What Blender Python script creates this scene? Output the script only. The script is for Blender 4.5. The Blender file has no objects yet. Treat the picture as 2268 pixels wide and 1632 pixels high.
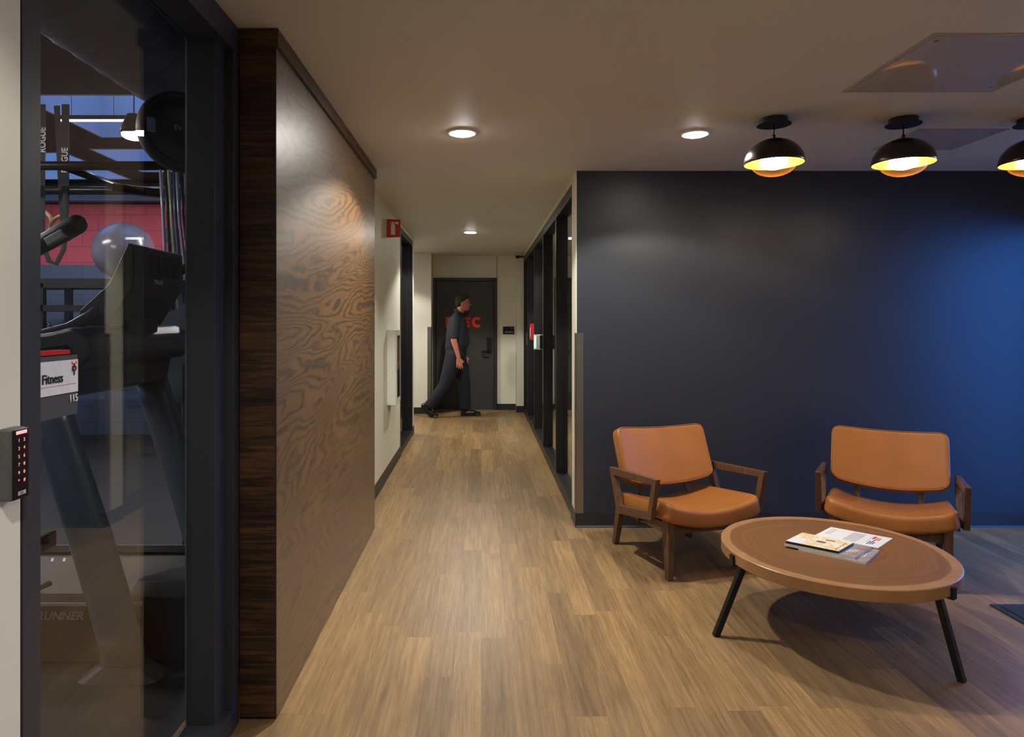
import bpy, bmesh, math, random
from mathutils import Vector, Matrix, Euler
import mathutils
random.seed(7)
sc = bpy.context.scene
C = sc.collection
PI = math.pi

# ------------------------------------------------------------------ camera
F = 1468.0; X0 = 1066.0; Y0 = 710.5; CH = 1.4475; H = 2.5      # focal length in pixels, principal point, camera height, ceiling
cam_d = bpy.data.cameras.new('camera'); cam = bpy.data.objects.new('camera', cam_d); C.objects.link(cam)
cam.location = (0, 0, CH); cam.rotation_euler = (PI/2, 0, 0)
cam_d.sensor_width = 36; cam_d.sensor_fit = 'HORIZONTAL'; cam_d.lens = F/2268*36
cam_d.shift_x = (1134-X0)/2268; cam_d.shift_y = -(816-Y0)/2268
cam_d.clip_start = 0.05; cam_d.clip_end = 200
sc.camera = cam

# ------------------------------------------------------------------ world, exposure
w = bpy.data.worlds.new('dusk_sky'); sc.world = w; w.use_nodes = True
bg = w.node_tree.nodes['Background']
bg.inputs[0].default_value = (0.06, 0.26, 0.95, 1); bg.inputs[1].default_value = 8.0
sc.view_settings.view_transform = 'Standard'; sc.view_settings.look = 'None'
sc.view_settings.exposure = 0.12; sc.view_settings.gamma = 1.0; sc.view_settings.use_curve_mapping = False
sc.cycles.use_denoising = True
sc.cycles.max_bounces = 10; sc.cycles.diffuse_bounces = 6; sc.cycles.glossy_bounces = 6
sc.cycles.transparent_max_bounces = 24; sc.cycles.transmission_bounces = 6
sc.cycles.sample_clamp_indirect = 6.0
sc.cycles.use_adaptive_sampling = False

L_DOWN = 93.0      # recessed downlight lens
L_BULB = 56.0       # pendant bulb
L_GYM = 26.0

def portal(loc, rot, sx, sy):
    l = bpy.data.lights.new('window_portal', 'AREA'); l.shape = 'RECTANGLE'; l.size = sx; l.size_y = sy
    l.cycles.is_portal = True
    o = bpy.data.objects.new('window_portal', l); C.objects.link(o); o.location = loc; o.rotation_euler = rot
portal((4.14, 3.9, 1.15), (0, PI/2, 0), 2.1, 1.25)

# ------------------------------------------------------------------ materials
def lin(c):
    return tuple((x/255/12.92 if x/255 <= 0.04045 else ((x/255+0.055)/1.055)**2.4) for x in c) + (1,)
MATS = {}
class NT:
    def __init__(s, name):
        s.m = bpy.data.materials.new(name); s.m.use_nodes = True; s.t = s.m.node_tree
        s.b = s.t.nodes['Principled BSDF']; s.out = s.t.nodes['Material Output']
    def n(s, typ, **kw):
        nd = s.t.nodes.new(typ)
        for k, v in kw.items():
            if k.startswith('i_'):
                key = k[2:]; key = int(key) if key.isdigit() else key
                nd.inputs[key].default_value = v
            else: setattr(nd, k, v)
        return nd
    def l(s, a, b): s.t.links.new(a, b)
    def math(s, op, a, b=None, c=None):
        nd = s.t.nodes.new('ShaderNodeMath'); nd.operation = op
        for i, v in enumerate((a, b, c)):
            if v is None: continue
            if isinstance(v, (int, float)): nd.inputs[i].default_value = v
            else: s.l(v, nd.inputs[i])
        return nd.outputs[0]
    def comb(s, x, y, z):
        nd = s.t.nodes.new('ShaderNodeCombineXYZ')
        for i, v in enumerate((x, y, z)):
            if isinstance(v, (int, float)): nd.inputs[i].default_value = v
            else: s.l(v, nd.inputs[i])
        return nd.outputs[0]
    def ramp(s, fac, stops, interp='LINEAR'):
        nd = s.t.nodes.new('ShaderNodeValToRGB'); cr = nd.color_ramp; cr.interpolation = interp
        while len(cr.elements) < len(stops): cr.elements.new(0.5)
        for e, (p, c) in zip(cr.elements, stops): e.position = p; e.color = c
        s.l(fac, nd.inputs[0]); return nd.outputs[0]
    def mix(s, fac, a, b, mode='MIX'):
        nd = s.t.nodes.new('ShaderNodeMix'); nd.data_type = 'RGBA'; nd.blend_type = mode
        for k, v in ((0, fac), (6, a), (7, b)):
            if isinstance(v, (int, float, tuple)): nd.inputs[k].default_value = v
            else: s.l(v, nd.inputs[k])
        return nd.outputs[2]
    def noise(s, vec, scale, detail=3, rough=.5, dist=0):
        nd = s.t.nodes.new('ShaderNodeTexNoise'); s.l(vec, nd.inputs['Vector'])
        nd.inputs['Scale'].default_value = scale; nd.inputs['Detail'].default_value = detail
        nd.inputs['Roughness'].default_value = rough; nd.inputs['Distortion'].default_value = dist
        return nd.outputs[0]
    def bump(s, h, dist=.002, strength=.5):
        nd = s.t.nodes.new('ShaderNodeBump'); s.l(h, nd.inputs['Height'])
        nd.inputs['Distance'].default_value = dist; nd.inputs['Strength'].default_value = strength
        s.l(nd.outputs[0], s.b.inputs['Normal'])
    def pos(s):
        g = s.n('ShaderNodeNewGeometry'); p = s.n('ShaderNodeSeparateXYZ'); s.l(g.outputs['Position'], p.inputs[0])
        return g.outputs['Position'], p.outputs
    def obj(s):
        g = s.n('ShaderNodeTexCoord'); p = s.n('ShaderNodeSeparateXYZ'); s.l(g.outputs['Object'], p.inputs[0])
        return g.outputs['Object'], p.outputs

def plain(name, col, rough=.5, metal=0, scale=60, var=.06, bump=.0003, spec=.5, coat=0, sheen=0):
    if name in MATS: return MATS[name]
    s = NT(name); c = lin(col) if max(col) > 1 else tuple(col)+(1,)
    v, _ = s.obj(); nz = s.noise(v, scale, 3)
    d = tuple(x*(1-var) for x in c[:3])+(1,); e = tuple(min(1, x*(1+var)) for x in c[:3])+(1,)
    s.l(s.ramp(nz, [(.3, d), (.7, e)]), s.b.inputs['Base Color'])
    s.b.inputs['Roughness'].default_value = rough; s.b.inputs['Metallic'].default_value = metal
    s.b.inputs['Specular IOR Level'].default_value = spec
    s.b.inputs['Coat Weight'].default_value = coat
    if bump: s.bump(nz, bump, .6)
    MATS[name] = s.m; return s.m
def emit(name, col, strength):
    if name in MATS: return MATS[name]
    s = NT(name); s.b.inputs['Base Color'].default_value = (.8, .8, .8, 1)
    s.b.inputs['Emission Color'].default_value = tuple(col)+(1,); s.b.inputs['Emission Strength'].default_value = strength
    v, _ = s.obj(); nz = s.noise(v, 40, 1)
    s.l(s.ramp(nz, [(0, (.78, .78, .78, 1)), (1, (.82, .82, .82, 1))]), s.b.inputs['Base Color'])
    MATS[name] = s.m; return s.m
def glass(name, tint=(1, 1, 1), f0=.04, rough=.0):
    if name in MATS: return MATS[name]
    s = NT(name); t = s.t
    geo = s.n('ShaderNodeNewGeometry')
    dot = s.n('ShaderNodeVectorMath', operation='DOT_PRODUCT'); s.l(geo.outputs['Normal'], dot.inputs[0]); s.l(geo.outputs['Incoming'], dot.inputs[1])
    c = s.math('ABSOLUTE', dot.outputs['Value']); k = s.math('POWER', s.math('SUBTRACT', 1, c), 5)
    f = s.math('MULTIPLY_ADD', k, 1-f0, f0)
    tr = s.n('ShaderNodeBsdfTransparent'); nz = s.noise(geo.outputs['Position'], 2.0, 1)
    a = tuple(tint)+(1,)
    s.l(s.ramp(nz, [(0, tuple(x*.985 for x in tint)+(1,)), (1, a)]), tr.inputs[0])
    gl = s.n('ShaderNodeBsdfGlossy'); gl.inputs['Roughness'].default_value = rough; gl.inputs[0].default_value = (1, 1, 1, 1)
    mx = s.n('ShaderNodeMixShader'); s.l(f, mx.inputs[0]); s.l(tr.outputs[0], mx.inputs[1]); s.l(gl.outputs[0], mx.inputs[2])
    s.l(mx.outputs[0], s.out.inputs[0]); t.nodes.remove(s.b)
    MATS[name] = s.m; return s.m

# --- strand bamboo plank floor (planks run along Y)
def m_floor():
    s = NT('bamboo_plank_floor'); P, p = s.pos(); W = .115
    xr = s.math('DIVIDE', p[0], W); row = s.math('FLOOR', xr)
    wn = s.n('ShaderNodeTexWhiteNoise', noise_dimensions='1D'); s.l(row, wn.inputs['W'])
    yo = s.math('ADD', s.math('DIVIDE', p[1], 1.1), s.math('MULTIPLY', wn.outputs[0], 7.3)); col = s.math('FLOOR', yo)
    wn2 = s.n('ShaderNodeTexWhiteNoise', noise_dimensions='2D'); s.l(s.comb(row, col, 0), wn2.inputs['Vector'])
    r = wn2.outputs[0]
    v = s.comb(s.math('MULTIPLY', p[0], 34), s.math('MULTIPLY', p[1], 1.6), s.math('MULTIPLY', r, 40))
    streak = s.noise(v, 1.6, 6, .62, .25)
    v2 = s.comb(s.math('MULTIPLY', p[0], 9), s.math('MULTIPLY', p[1], .9), s.math('MULTIPLY', r, 90))
    band = s.noise(v2, 1.5, 3, .5, .5)
    vf = s.comb(s.math('MULTIPLY', p[0], 260), s.math('MULTIPLY', p[1], 9), r)
    fine = s.noise(vf, 1, 3, .7)
    c = s.ramp(streak, [(.30, lin((105, 76, 49))), (.48, lin((141, 106, 70))), (.66, lin((176, 136, 92)))])
    c = s.mix(s.math('MULTIPLY', band, .55), c, s.ramp(band, [(.35, lin((110, 84, 60))), (.7, lin((172, 133, 92)))]))
    c = s.mix(.30, c, s.ramp(fine, [(.3, lin((84, 60, 38))), (.7, lin((180, 140, 98)))]))
    tone = s.ramp(r, [(0, (.73, .72, .73, 1)), (.5, (.95, .94, .93, 1)), (1, (1.16, 1.13, 1.07, 1))])
    c = s.mix(1.0, c, tone, 'MULTIPLY')
    c = s.mix(1.0, c, (.93, 1.04, 1.04, 1), 'MULTIPLY')
    ex = s.math('ABSOLUTE', s.math('SUBTRACT', s.math('FRACT', xr), .5)); ey = s.math('ABSOLUTE', s.math('SUBTRACT', s.math('FRACT', yo), .5))
    edge = s.math('MAXIMUM', s.math('GREATER_THAN', ex, .494), s.math('GREATER_THAN', ey, .4991))
    c = s.mix(s.math('MULTIPLY', edge, .35), c, lin((60, 44, 30)))
    s.l(c, s.b.inputs['Base Color']); s.l(s.ramp(fine, [(0, (.36,)*3+(1,)), (1, (.5,)*3+(1,))]), s.b.inputs['Roughness'])
    s.b.inputs['Specular IOR Level'].default_value = .42
    s.bump(s.math('ADD', fine, s.math('MULTIPLY', streak, .6)), .0006, .5)
    return s.m
def m_pier():                                   # dark horizontally grained rift veneer
    s = NT('dark_striped_veneer'); P, p = s.pos()
    h = s.math('ADD', p[0], p[1])
    v = s.comb(s.math('MULTIPLY', h, 3.2), 0, s.math('MULTIPLY', p[2], 55)); a = s.noise(v, 1.5, 5, .62, .6)
    v2 = s.comb(s.math('MULTIPLY', h, 2.0), 4, s.math('MULTIPLY', p[2], 7)); b = s.noise(v2, 1.3, 3, .5, .3)
    t = s.math('ADD', s.math('MULTIPLY', a, .72), s.math('MULTIPLY', b, .30))
    c = s.ramp(t, [(.36, lin((24, 15, 10))), (.46, lin((48, 32, 20))), (.58, lin((84, 56, 32))), (.68, lin((108, 72, 40)))])
    s.l(c, s.b.inputs['Base Color']); s.b.inputs['Roughness'].default_value = .42; s.bump(a, .0006, .5)
    return s.m
def m_veneer():                                 # oak veneer with cathedral figure, long side
    s = NT('brown_oak_veneer'); P, p = s.pos()
    v = s.comb(0, s.math('MULTIPLY', s.math('ADD', p[1], s.math('MULTIPLY', p[2], .35)), .20), s.math('MULTIPLY', s.math('SUBTRACT', p[2], s.math('MULTIPLY', p[1], .10)), 1.35))
    n1 = s.noise(v, 1.55, 2, .45, .5)
    wob = s.noise(s.comb(0, s.math('MULTIPLY', p[1], 6), s.math('MULTIPLY', p[2], 22)), 1.0, 3, .6)
    ph = s.math('ADD', s.math('MULTIPLY', n1, 46), s.math('MULTIPLY', wob, 1.9))
    fr = s.math('FRACT', ph)
    fine = s.noise(s.comb(0, s.math('MULTIPLY', p[1], 7), s.math('MULTIPLY', p[2], 150)), 1.0, 4, .65)
    big = s.noise(P, 1.3, 2)
    c = s.ramp(fr, [(0, lin((40, 26, 15))), (.14, lin((80, 54, 30))), (.45, lin((146, 104, 60))), (.86, lin((124, 86, 48))), (1, lin((40, 26, 15)))])
    c = s.mix(.30, c, s.ramp(fine, [(.3, lin((70, 47, 28))), (.7, lin((134, 95, 57)))]))
    c = s.mix(1.0, c, s.ramp(big, [(.3, (.82, .82, .82, 1)), (.7, (1.08, 1.06, 1.02, 1))]), 'MULTIPLY')
    c = s.mix(1.0, c, (.60, .60, .46, 1), 'MULTIPLY')
    s.l(c, s.b.inputs['Base Color']); s.b.inputs['Roughness'].default_value = .45
    s.b.inputs['Specular IOR Level'].default_value = .7
    s.b.inputs['Coat Weight'].default_value = .7; s.b.inputs['Coat Roughness'].default_value = .36; s.b.inputs['Coat IOR'].default_value = 1.6
    s.bump(s.math('ADD', fine, s.math('MULTIPLY', fr, .5)), .0006, .45)
    return s.m
def m_wood(name, dark, light, rough=.4, k=1.0):  # furniture wood, straight grain in object space
    if name in MATS: return MATS[name]
    s = NT(name); v, p = s.obj()
    vv = s.comb(s.math('MULTIPLY', p[0], 60*k), s.math('MULTIPLY', p[1], 60*k), s.math('MULTIPLY', p[2], 8))
    a = s.noise(vv, 1.2, 4, .6, .3)
    s.l(s.ramp(a, [(.3, lin(dark)), (.7, lin(light))]), s.b.inputs['Base Color']); s.b.inputs['Roughness'].default_value = rough
    s.bump(a, .0003, .4); MATS[name] = s.m; return s.m
def m_tabletop():
    s = NT('tree_ring_top'); v, p = s.obj()
    n = s.noise(v, 2.4, 3, .5, .2); n2 = s.noise(v, 9, 3, .5)
    x = s.math('MULTIPLY', s.math('SUBTRACT', p[0], .02), .88); y = s.math('SUBTRACT', p[1], .0)
    r0 = s.math('SQRT', s.math('ADD', s.math('MULTIPLY', x, x), s.math('MULTIPLY', y, y)))
    r = s.math('ADD', r0, s.math('ADD', s.math('MULTIPLY', n, .10), s.math('MULTIPLY', n2, .012)))
    fr = s.math('FRACT', s.math('MULTIPLY', r, 75))
    rn = s.noise(s.comb(s.math('MULTIPLY', r, 45), 0, 0), 1.0, 4, .7)
    c = s.ramp(fr, [(0, lin((80, 50, 27))), (.3, lin((132, 92, 56))), (1, lin((112, 75, 44)))])
    c = s.mix(.62, c, s.ramp(rn, [(.3, lin((88, 56, 30))), (.68, lin((146, 104, 64)))]))
    rr = s.math('ADD', s.math('SQRT', s.math('ADD', s.math('MULTIPLY', p[0], p[0]), s.math('MULTIPLY', p[1], p[1]))), s.math('MULTIPLY', n, .035))
    sap = s.math('MULTIPLY', s.math('SUBTRACT', rr, .466), 120)
    sap = s.math('MINIMUM', s.math('MAXIMUM', sap, 0), 1)
    sapc = s.ramp(n2, [(.3, lin((150, 110, 74))), (.7, lin((166, 124, 84)))])
    c = s.mix(sap, c, sapc)
    s.l(c, s.b.inputs['Base Color']); s.b.inputs['Roughness'].default_value = .36; s.bump(rn, .0003, .3)
    return s.m
def m_cmu():
    s = NT('painted_block_wall'); P, p = s.pos()
    br = s.n('ShaderNodeTexBrick'); s.l(s.comb(p[0], s.math('ADD', p[2], .045), 0), br.inputs['Vector'])
    br.inputs['Scale'].default_value = 1; br.inputs['Brick Width'].default_value = .406; br.inputs['Row Height'].default_value = .203
    br.inputs['Mortar Size'].default_value = .006; br.inputs['Mortar Smooth'].default_value = .4; br.offset = .5
    nz = s.noise(P, 90, 3)
    red = s.ramp(nz, [(.3, lin((176, 58, 70))), (.7, lin((198, 70, 82)))]); blu = s.ramp(nz, [(.3, lin((58, 72, 92))), (.7, lin((68, 84, 106)))])
    c = s.mix(s.math('GREATER_THAN', p[2], 2.16), blu, red)
    c = s.mix(s.math('GREATER_THAN', p[2], 2.93), c, lin((38, 34, 34)))
    c = s.mix(s.math('MULTIPLY', br.outputs['Fac'], .4), c, lin((50, 26, 34)))
    s.l(c, s.b.inputs['Base Color']); s.b.inputs['Roughness'].default_value = .6
    s.bump(s.math('SUBTRACT', s.math('MULTIPLY', nz, .15), br.outputs['Fac']), .004, .7)
    return s.m
def m_paint(name, col, rough=.6, bump=.0004, spec=.4):
    if name in MATS: return MATS[name]
    s = NT(name); P, p = s.pos(); nz = s.noise(P, 140, 2); big = s.noise(P, .9, 2)
    c = lin(col); s.l(s.ramp(big, [(.3, tuple(x*.97 for x in c[:3])+(1,)), (.7, tuple(min(1, x*1.03) for x in c[:3])+(1,))]), s.b.inputs['Base Color'])
    s.b.inputs['Roughness'].default_value = rough; s.b.inputs['Specular IOR Level'].default_value = spec
    s.bump(nz, bump, .5); MATS[name] = s.m; return s.m
def m_carpet():
    s = NT('beige_carpet'); P, p = s.pos(); nz = s.noise(P, 160, 4, .7); b = s.noise(P, 14, 2)
    c = s.ramp(nz, [(.35, lin((110, 98, 76))), (.65, lin((206, 194, 164)))])
    s.l(s.mix(.25, c, s.ramp(b, [(.3, lin((90, 80, 62))), (.7, lin((200, 188, 160)))])), s.b.inputs['Base Color']); s.b.inputs['Roughness'].default_value = .95
    s.bump(nz, .006, .8); return s.m
FLOOR = m_floor(); PIER = m_pier(); VENEER = m_veneer(); TOP = m_tabletop(); CMU = m_cmu(); CARPET = m_carpet()
NAVY = m_paint('navy_wall_paint', (43, 46, 54), .40, .0005, .45)
CREAM = m_paint('cream_wall_paint', (226, 222, 204), .55)
CEIL = m_paint('ceiling_paint', (212, 208, 196), .55, .0003)
BASE = m_paint('black_rubber_base', (40, 40, 42), .4, .0002)
FRAME = m_paint('charcoal_frame_metal', (52, 54, 60), .38, .0001)
BLACKF = m_paint('black_frame_metal', (26, 26, 28), .4, .0001)
DOORP = m_paint('charcoal_door_paint', (58, 56, 54), .45, .0002)
GYMDARK = m_paint('dark_exposed_ceiling', (48, 44, 42), .8)
GYMFLOOR = m_paint('black_rubber_floor', (26, 26, 29), .6, .001)
GYMWALL = m_paint('gym_grey_wall', (120, 124, 134), .7)
SHAFT = m_paint('skylight_shaft_paint', (190, 196, 206), .7)
STEEL = plain('brushed_stainless', (150, 148, 146), .32, .95, 200, .05)
GLASS = glass('clear_glazing', (.97, .98, .985))
GLASSO = glass('office_glazing', (.86, .88, .88))
AMBER = glass('amber_lamp_glass', (1.0, .90, .74), .05, .02)

# ------------------------------------------------------------------ mesh helpers
class MB:
    def __init__(s): s.v = []; s.f = []
    def add(s, vs, fs):
        o = len(s.v); s.v += [tuple(v) for v in vs]; s.f += [tuple(i+o for i in f) for f in fs]; return s
    def box(s, x0, x1, y0, y1, z0, z1):
        return s.hexa([(x0, y0, z0), (x1, y0, z0), (x1, y1, z0), (x0, y1, z0), (x0, y0, z1), (x1, y0, z1), (x1, y1, z1), (x0, y1, z1)])
    def hexa(s, p):
        return s.add(p, [(0, 3, 2, 1), (4, 5, 6, 7), (0, 1, 5, 4), (1, 2, 6, 5), (2, 3, 7, 6), (3, 0, 4, 7)])
    def prism(s, poly, axis, a, b):
        n = len(poly)
        def P(q, t):
            u, v = q
            return {'x': (t, u, v), 'y': (u, t, v), 'z': (u, v, t)}[axis]
        vs = [P(q, a) for q in poly]+[P(q, b) for q in poly]
        return s.add(vs, [tuple(range(n)), tuple(range(2*n-1, n-1, -1))]+[(i, i+n, (i+1) % n+n, (i+1) % n) for i in range(n)])
    def tube(s, pts, r, seg=10, caps=True, flat=None, up=None):
        pts = [Vector(p) for p in pts]; n = len(pts); rs = r if isinstance(r, (list, tuple)) else [r]*n
        vs = []; pu = None
        for i, p in enumerate(pts):
            t = (pts[min(i+1, n-1)]-pts[max(i-1, 0)]).normalized()
            if pu is None:
                pu = Vector(up) if up else (Vector((0, 0, 1)) if abs(t.z) < .9 else Vector((0, 1, 0)))
            a = (pu-t*pu.dot(t)).normalized(); b = t.cross(a); pu = a
            fa, fb = (flat if flat else (1, 1))
            for k in range(seg):
                q = 2*PI*k/seg; vs.append(p+a*math.cos(q)*rs[i]*fa+b*math.sin(q)*rs[i]*fb)
        fs = [(i*seg+k, i*seg+(k+1) % seg, (i+1)*seg+(k+1) % seg, (i+1)*seg+k) for i in range(n-1) for k in range(seg)]
        if caps: fs += [tuple(range(seg))[::-1], tuple((n-1)*seg+k for k in range(seg))]
        return s.add(vs, fs)
    def ring(s, c, R, r, axis='y', seg=32, sg=8):
        vs = []
        for i in range(seg):
            a = 2*PI*i/seg
            for k in range(sg):
                b = 2*PI*k/sg; u = (R+r*math.cos(b))*math.cos(a); v = (R+r*math.cos(b))*math.sin(a); t = r*math.sin(b)
                vs.append({'y': (c[0]+u, c[1]+t, c[2]+v), 'z': (c[0]+u, c[1]+v, c[2]+t), 'x': (c[0]+t, c[1]+u, c[2]+v)}[axis])
        return s.add(vs, [(i*sg+k, i*sg+(k+1) % sg, ((i+1) % seg)*sg+(k+1) % sg, ((i+1) % seg)*sg+k) for i in range(seg) for k in range(sg)])
    def lathe(s, prof, c=(0, 0, 0), seg=40, close=False):
        vs = []; n = len(prof)
        for i in range(seg):
            a = 2*PI*i/seg
            for r, z in prof: vs.append((c[0]+max(r, 1e-4)*math.cos(a), c[1]+max(r, 1e-4)*math.sin(a), c[2]+z))
        m = n if close else n-1
        fs = [(i*n+k, ((i+1) % seg)*n+k, ((i+1) % seg)*n+(k+1) % n, i*n+(k+1) % n) for i in range(seg) for k in range(m)]
        return s.add(vs, fs)
    def sphere(s, c, r, seg=24, rg=14, rot=None):
        rx, ry, rz = r if isinstance(r, (tuple, list)) else (r, r, r)
        vs = [];
        for j in range(rg+1):
            t = PI*j/rg
            for i in range(seg):
                a = 2*PI*i/seg; p = Vector((rx*max(math.sin(t), 1e-4)*math.cos(a), ry*max(math.sin(t), 1e-4)*math.sin(a), rz*math.cos(t)))
                if rot: p = rot @ p
                vs.append(p+Vector(c))
        return s.add(vs, [(j*seg+i, (j+1)*seg+i, (j+1)*seg+(i+1) % seg, j*seg+(i+1) % seg) for j in range(rg) for i in range(seg)])
    def capsule(s, p0, p1, r0, r1, seg=16):
        p0 = Vector(p0); p1 = Vector(p1); d = (p1-p0).normalized(); pts = []; rs = []
        for k in range(5):
            a = PI/2*(1-k/4+1e-3); pts.append(p0-d*r0*math.sin(a)); rs.append(max(r0*math.cos(a), 1e-4))
        for k in range(5):
            a = PI/2*(k/4); pts.append(p1+d*r1*math.sin(a)); rs.append(max(r1*math.cos(a), 1e-4))
        return s.tube(pts, rs, seg)
    def bar(s, p0, p1, w, h, up=(0, 0, 1), w1=None, h1=None):
        p0 = Vector(p0); p1 = Vector(p1); t = (p1-p0).normalized(); u = Vector(up); u = (u-t*u.dot(t)).normalized(); sd = t.cross(u)
        vs = []
        for p, ww, hh in ((p0, w, h), (p1, w1 or w, h1 or h)):
            for a, b in ((-1, -1), (1, -1), (1, 1), (-1, 1)): vs.append(p+sd*a*ww/2+u*b*hh/2)
        return s.add(vs, [(3, 2, 1, 0), (4, 5, 6, 7), (0, 1, 5, 4), (1, 2, 6, 5), (2, 3, 7, 6), (3, 0, 4, 7)])
    def build(s, name, mat, parent=None, bevel=0, smooth=False, sub=0, world=True, seg=2, remesh=0, weld=False, solid=0):
        me = bpy.data.meshes.new(name); vs = [Vector(v) for v in s.v]; loc = Vector((0, 0, 0))
        if parent is None:
            mn = Vector((min(v.x for v in vs), min(v.y for v in vs), min(v.z for v in vs))); mx = Vector((max(v.x for v in vs), max(v.y for v in vs), max(v.z for v in vs)))
            loc = Vector(((mn.x+mx.x)/2, (mn.y+mx.y)/2, mn.z)); vs = [v-loc for v in vs]
        me.from_pydata(vs, [], s.f); me.validate()
        bm = bmesh.new(); bm.from_mesh(me)
        if weld: bmesh.ops.remove_doubles(bm, verts=bm.verts, dist=2e-4)
        bmesh.ops.recalc_face_normals(bm, faces=bm.faces)
        bm.to_mesh(me); bm.free()
        if smooth:
            for p in me.polygons: p.use_smooth = True
        o = bpy.data.objects.new(name, me); C.objects.link(o); me.materials.append(mat)
        if parent is None: o.location = loc
        else:
            o.parent = parent
            if world and parent.parent is None: o.location = -parent.location
        if solid:
            m = o.modifiers.new('solid', 'SOLIDIFY'); m.thickness = solid; m.offset = 0
        if bevel:
            m = o.modifiers.new('bevel', 'BEVEL'); m.width = bevel; m.segments = seg; m.limit_method = 'ANGLE'; m.angle_limit = math.radians(35)
            m.harden_normals = False
            if smooth is False and seg > 1:
                for p in me.polygons: p.use_smooth = True
                e = o.modifiers.new('wn', 'WEIGHTED_NORMAL'); e.keep_sharp = False
        if sub:
            m = o.modifiers.new('sub', 'SUBSURF'); m.levels = sub; m.render_levels = sub
        if remesh:
            m = o.modifiers.new('re', 'REMESH'); m.mode = 'VOXEL'; m.voxel_size = remesh; m.use_smooth_shade = True
            m = o.modifiers.new('sm', 'SMOOTH'); m.factor = .5; m.iterations = 4
            bpy.context.view_layer.update()
            dg = bpy.context.evaluated_depsgraph_get()
            nm = bpy.data.meshes.new_from_object(o.evaluated_get(dg)); o.modifiers.clear(); o.data = nm
            for p in nm.polygons: p.use_smooth = True
            if not nm.materials: nm.materials.append(mat)
        return o
def tag(o, label=None, cat=None, group=None, kind=None):
    if label: o['label'] = label
    if cat: o['category'] = cat
    if group: o['group'] = group
    if kind: o['kind'] = kind
    return o
def thing(name, label, cat, loc=(0, 0, 0), rz=0, group=None):
    o = bpy.data.objects.new(name, None); C.objects.link(o); o.empty_display_size = .1
    o.location = loc; o.rotation_euler = (0, 0, rz); return tag(o, label, cat, group)
def struct(name, mb, mat, **kw): return tag(mb.build(name, mat, **kw), kind='structure')
def sempty(name, loc):
    o = bpy.data.objects.new(name, None); C.objects.link(o); o.location = loc; o['kind'] = 'structure'; return o
def dup(root, loc, rz, label, group=None):
    r = root.copy(); C.objects.link(r); r.location = loc; r.rotation_euler = (0, 0, rz); r['label'] = label
    if group: r['group'] = group
    for ch in list(root.children):
        c = ch.copy(); C.objects.link(c); c.parent = r
        for g in list(ch.children):
            d = g.copy(); C.objects.link(d); d.parent = c
    return r
def W(px, py, Y): return Vector(((px-X0)/F*Y, Y, CH-(py-Y0)/F*Y))       # a point at distance Y
def G(px, py, z): Y = (CH-z)*F/(py-Y0); return Vector(((px-X0)/F*Y, Y, z))  # a point at height z
def text(name, body, size, mat, origin, right, up, parent, extrude=.0008, bold=0, align='LEFT', fit=None, shear=0):
    cu = bpy.data.curves.new(name, 'FONT'); cu.body = body; cu.size = size; cu.extrude = extrude; cu.offset = bold; cu.align_x = align; cu.shear = shear
    cu.resolution_u = 3
    t = bpy.data.objects.new(name, cu); C.objects.link(t); bpy.context.view_layer.update()
    me = bpy.data.meshes.new_from_object(t.evaluated_get(bpy.context.evaluated_depsgraph_get())); bpy.data.objects.remove(t)
    r = Vector(right).normalized(); u = Vector(up).normalized(); n = r.cross(u)
    xs = [v.co.x for v in me.vertices]; wd = max(xs)-min(xs); k = 1.0 if fit is None else fit/wd
    off = Vector(origin)
    for v in me.vertices: v.co = off+r*v.co.x*k+u*v.co.y+n*(v.co.z+extrude)
    o = bpy.data.objects.new(name, me); C.objects.link(o); me.materials.clear(); me.materials.append(mat)
    o.parent = parent
    if parent.parent is None: o.location = -parent.location
    return o

# ================================================================== SETTING
XL = -.873; XR = .67; YB = 4.65; XE = 4.02
struct('floor', MB().box(-3.6, 4.4, -2.6, 11.0, -.12, 0), FLOOR)
struct('ceiling', MB().box(XL-.13, 4.4, -2.6, 11.0, H, H+.14), CEIL)
struct('ceiling_branch', MB().box(-3.6, XL-.13, 8.56, 11.0, H, H+.14), CEIL)
struct('wall_back', MB().box(XR, 4.3, YB, YB+.14, 0, H), NAVY, bevel=.001, seg=1)
# end cap of the blue wall, painted cream, turning into the corridor
struct('trim_1', MB().box(XR-.004, XR+.1, YB+.003, 4.87, 0, H), CREAM)
struct('wall_left', MB().box(XL-.13, XL, 4.5, 7.13, 0, H), CREAM)
struct('wall_near', MB().box(XL-.13, XL, -2.6, 1.255, 0, H), CREAM)
struct('wall_far', MB().box(-3.6, -.78, 10.33, 11.0, 0, H).box(-.78, .24-1.03, 10.77, 11, 0, H), CREAM)
struct('wall_end', MB().box(-.79, .26, 10.84, 11.0, 0, 2.145).box(-.8, -.785, 10.77, 11.0, 0, H).box(.257, .68, 10.77, 11, 0, H).box(-.785, .257, 10.77, 11, 2.145, H), CREAM)
struct('trim_2', MB().box(.252, .258, 10.762, 10.772, 2.145, H), BASE)
struct('wall_end_return', MB().box(.56, .74, 10.5, 10.79, 0, H), CREAM)
struct('wall_branch', MB().box(-3.7, -3.56, 8.4, 11, 0, H), CREAM)
struct('wall_rear', MB().box(XL-.13, 4.4, -2.74, -2.6, 0, H), CREAM)
struct('wall_right', MB().box(XE, XE+.12, -2.6, 3.22, 0, H).box(XE, XE+.12, 3.22, 4.65, 2.2, H).box(XE, XE+.12, 4.56, 4.65, 0, 2.2), CREAM)
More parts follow.
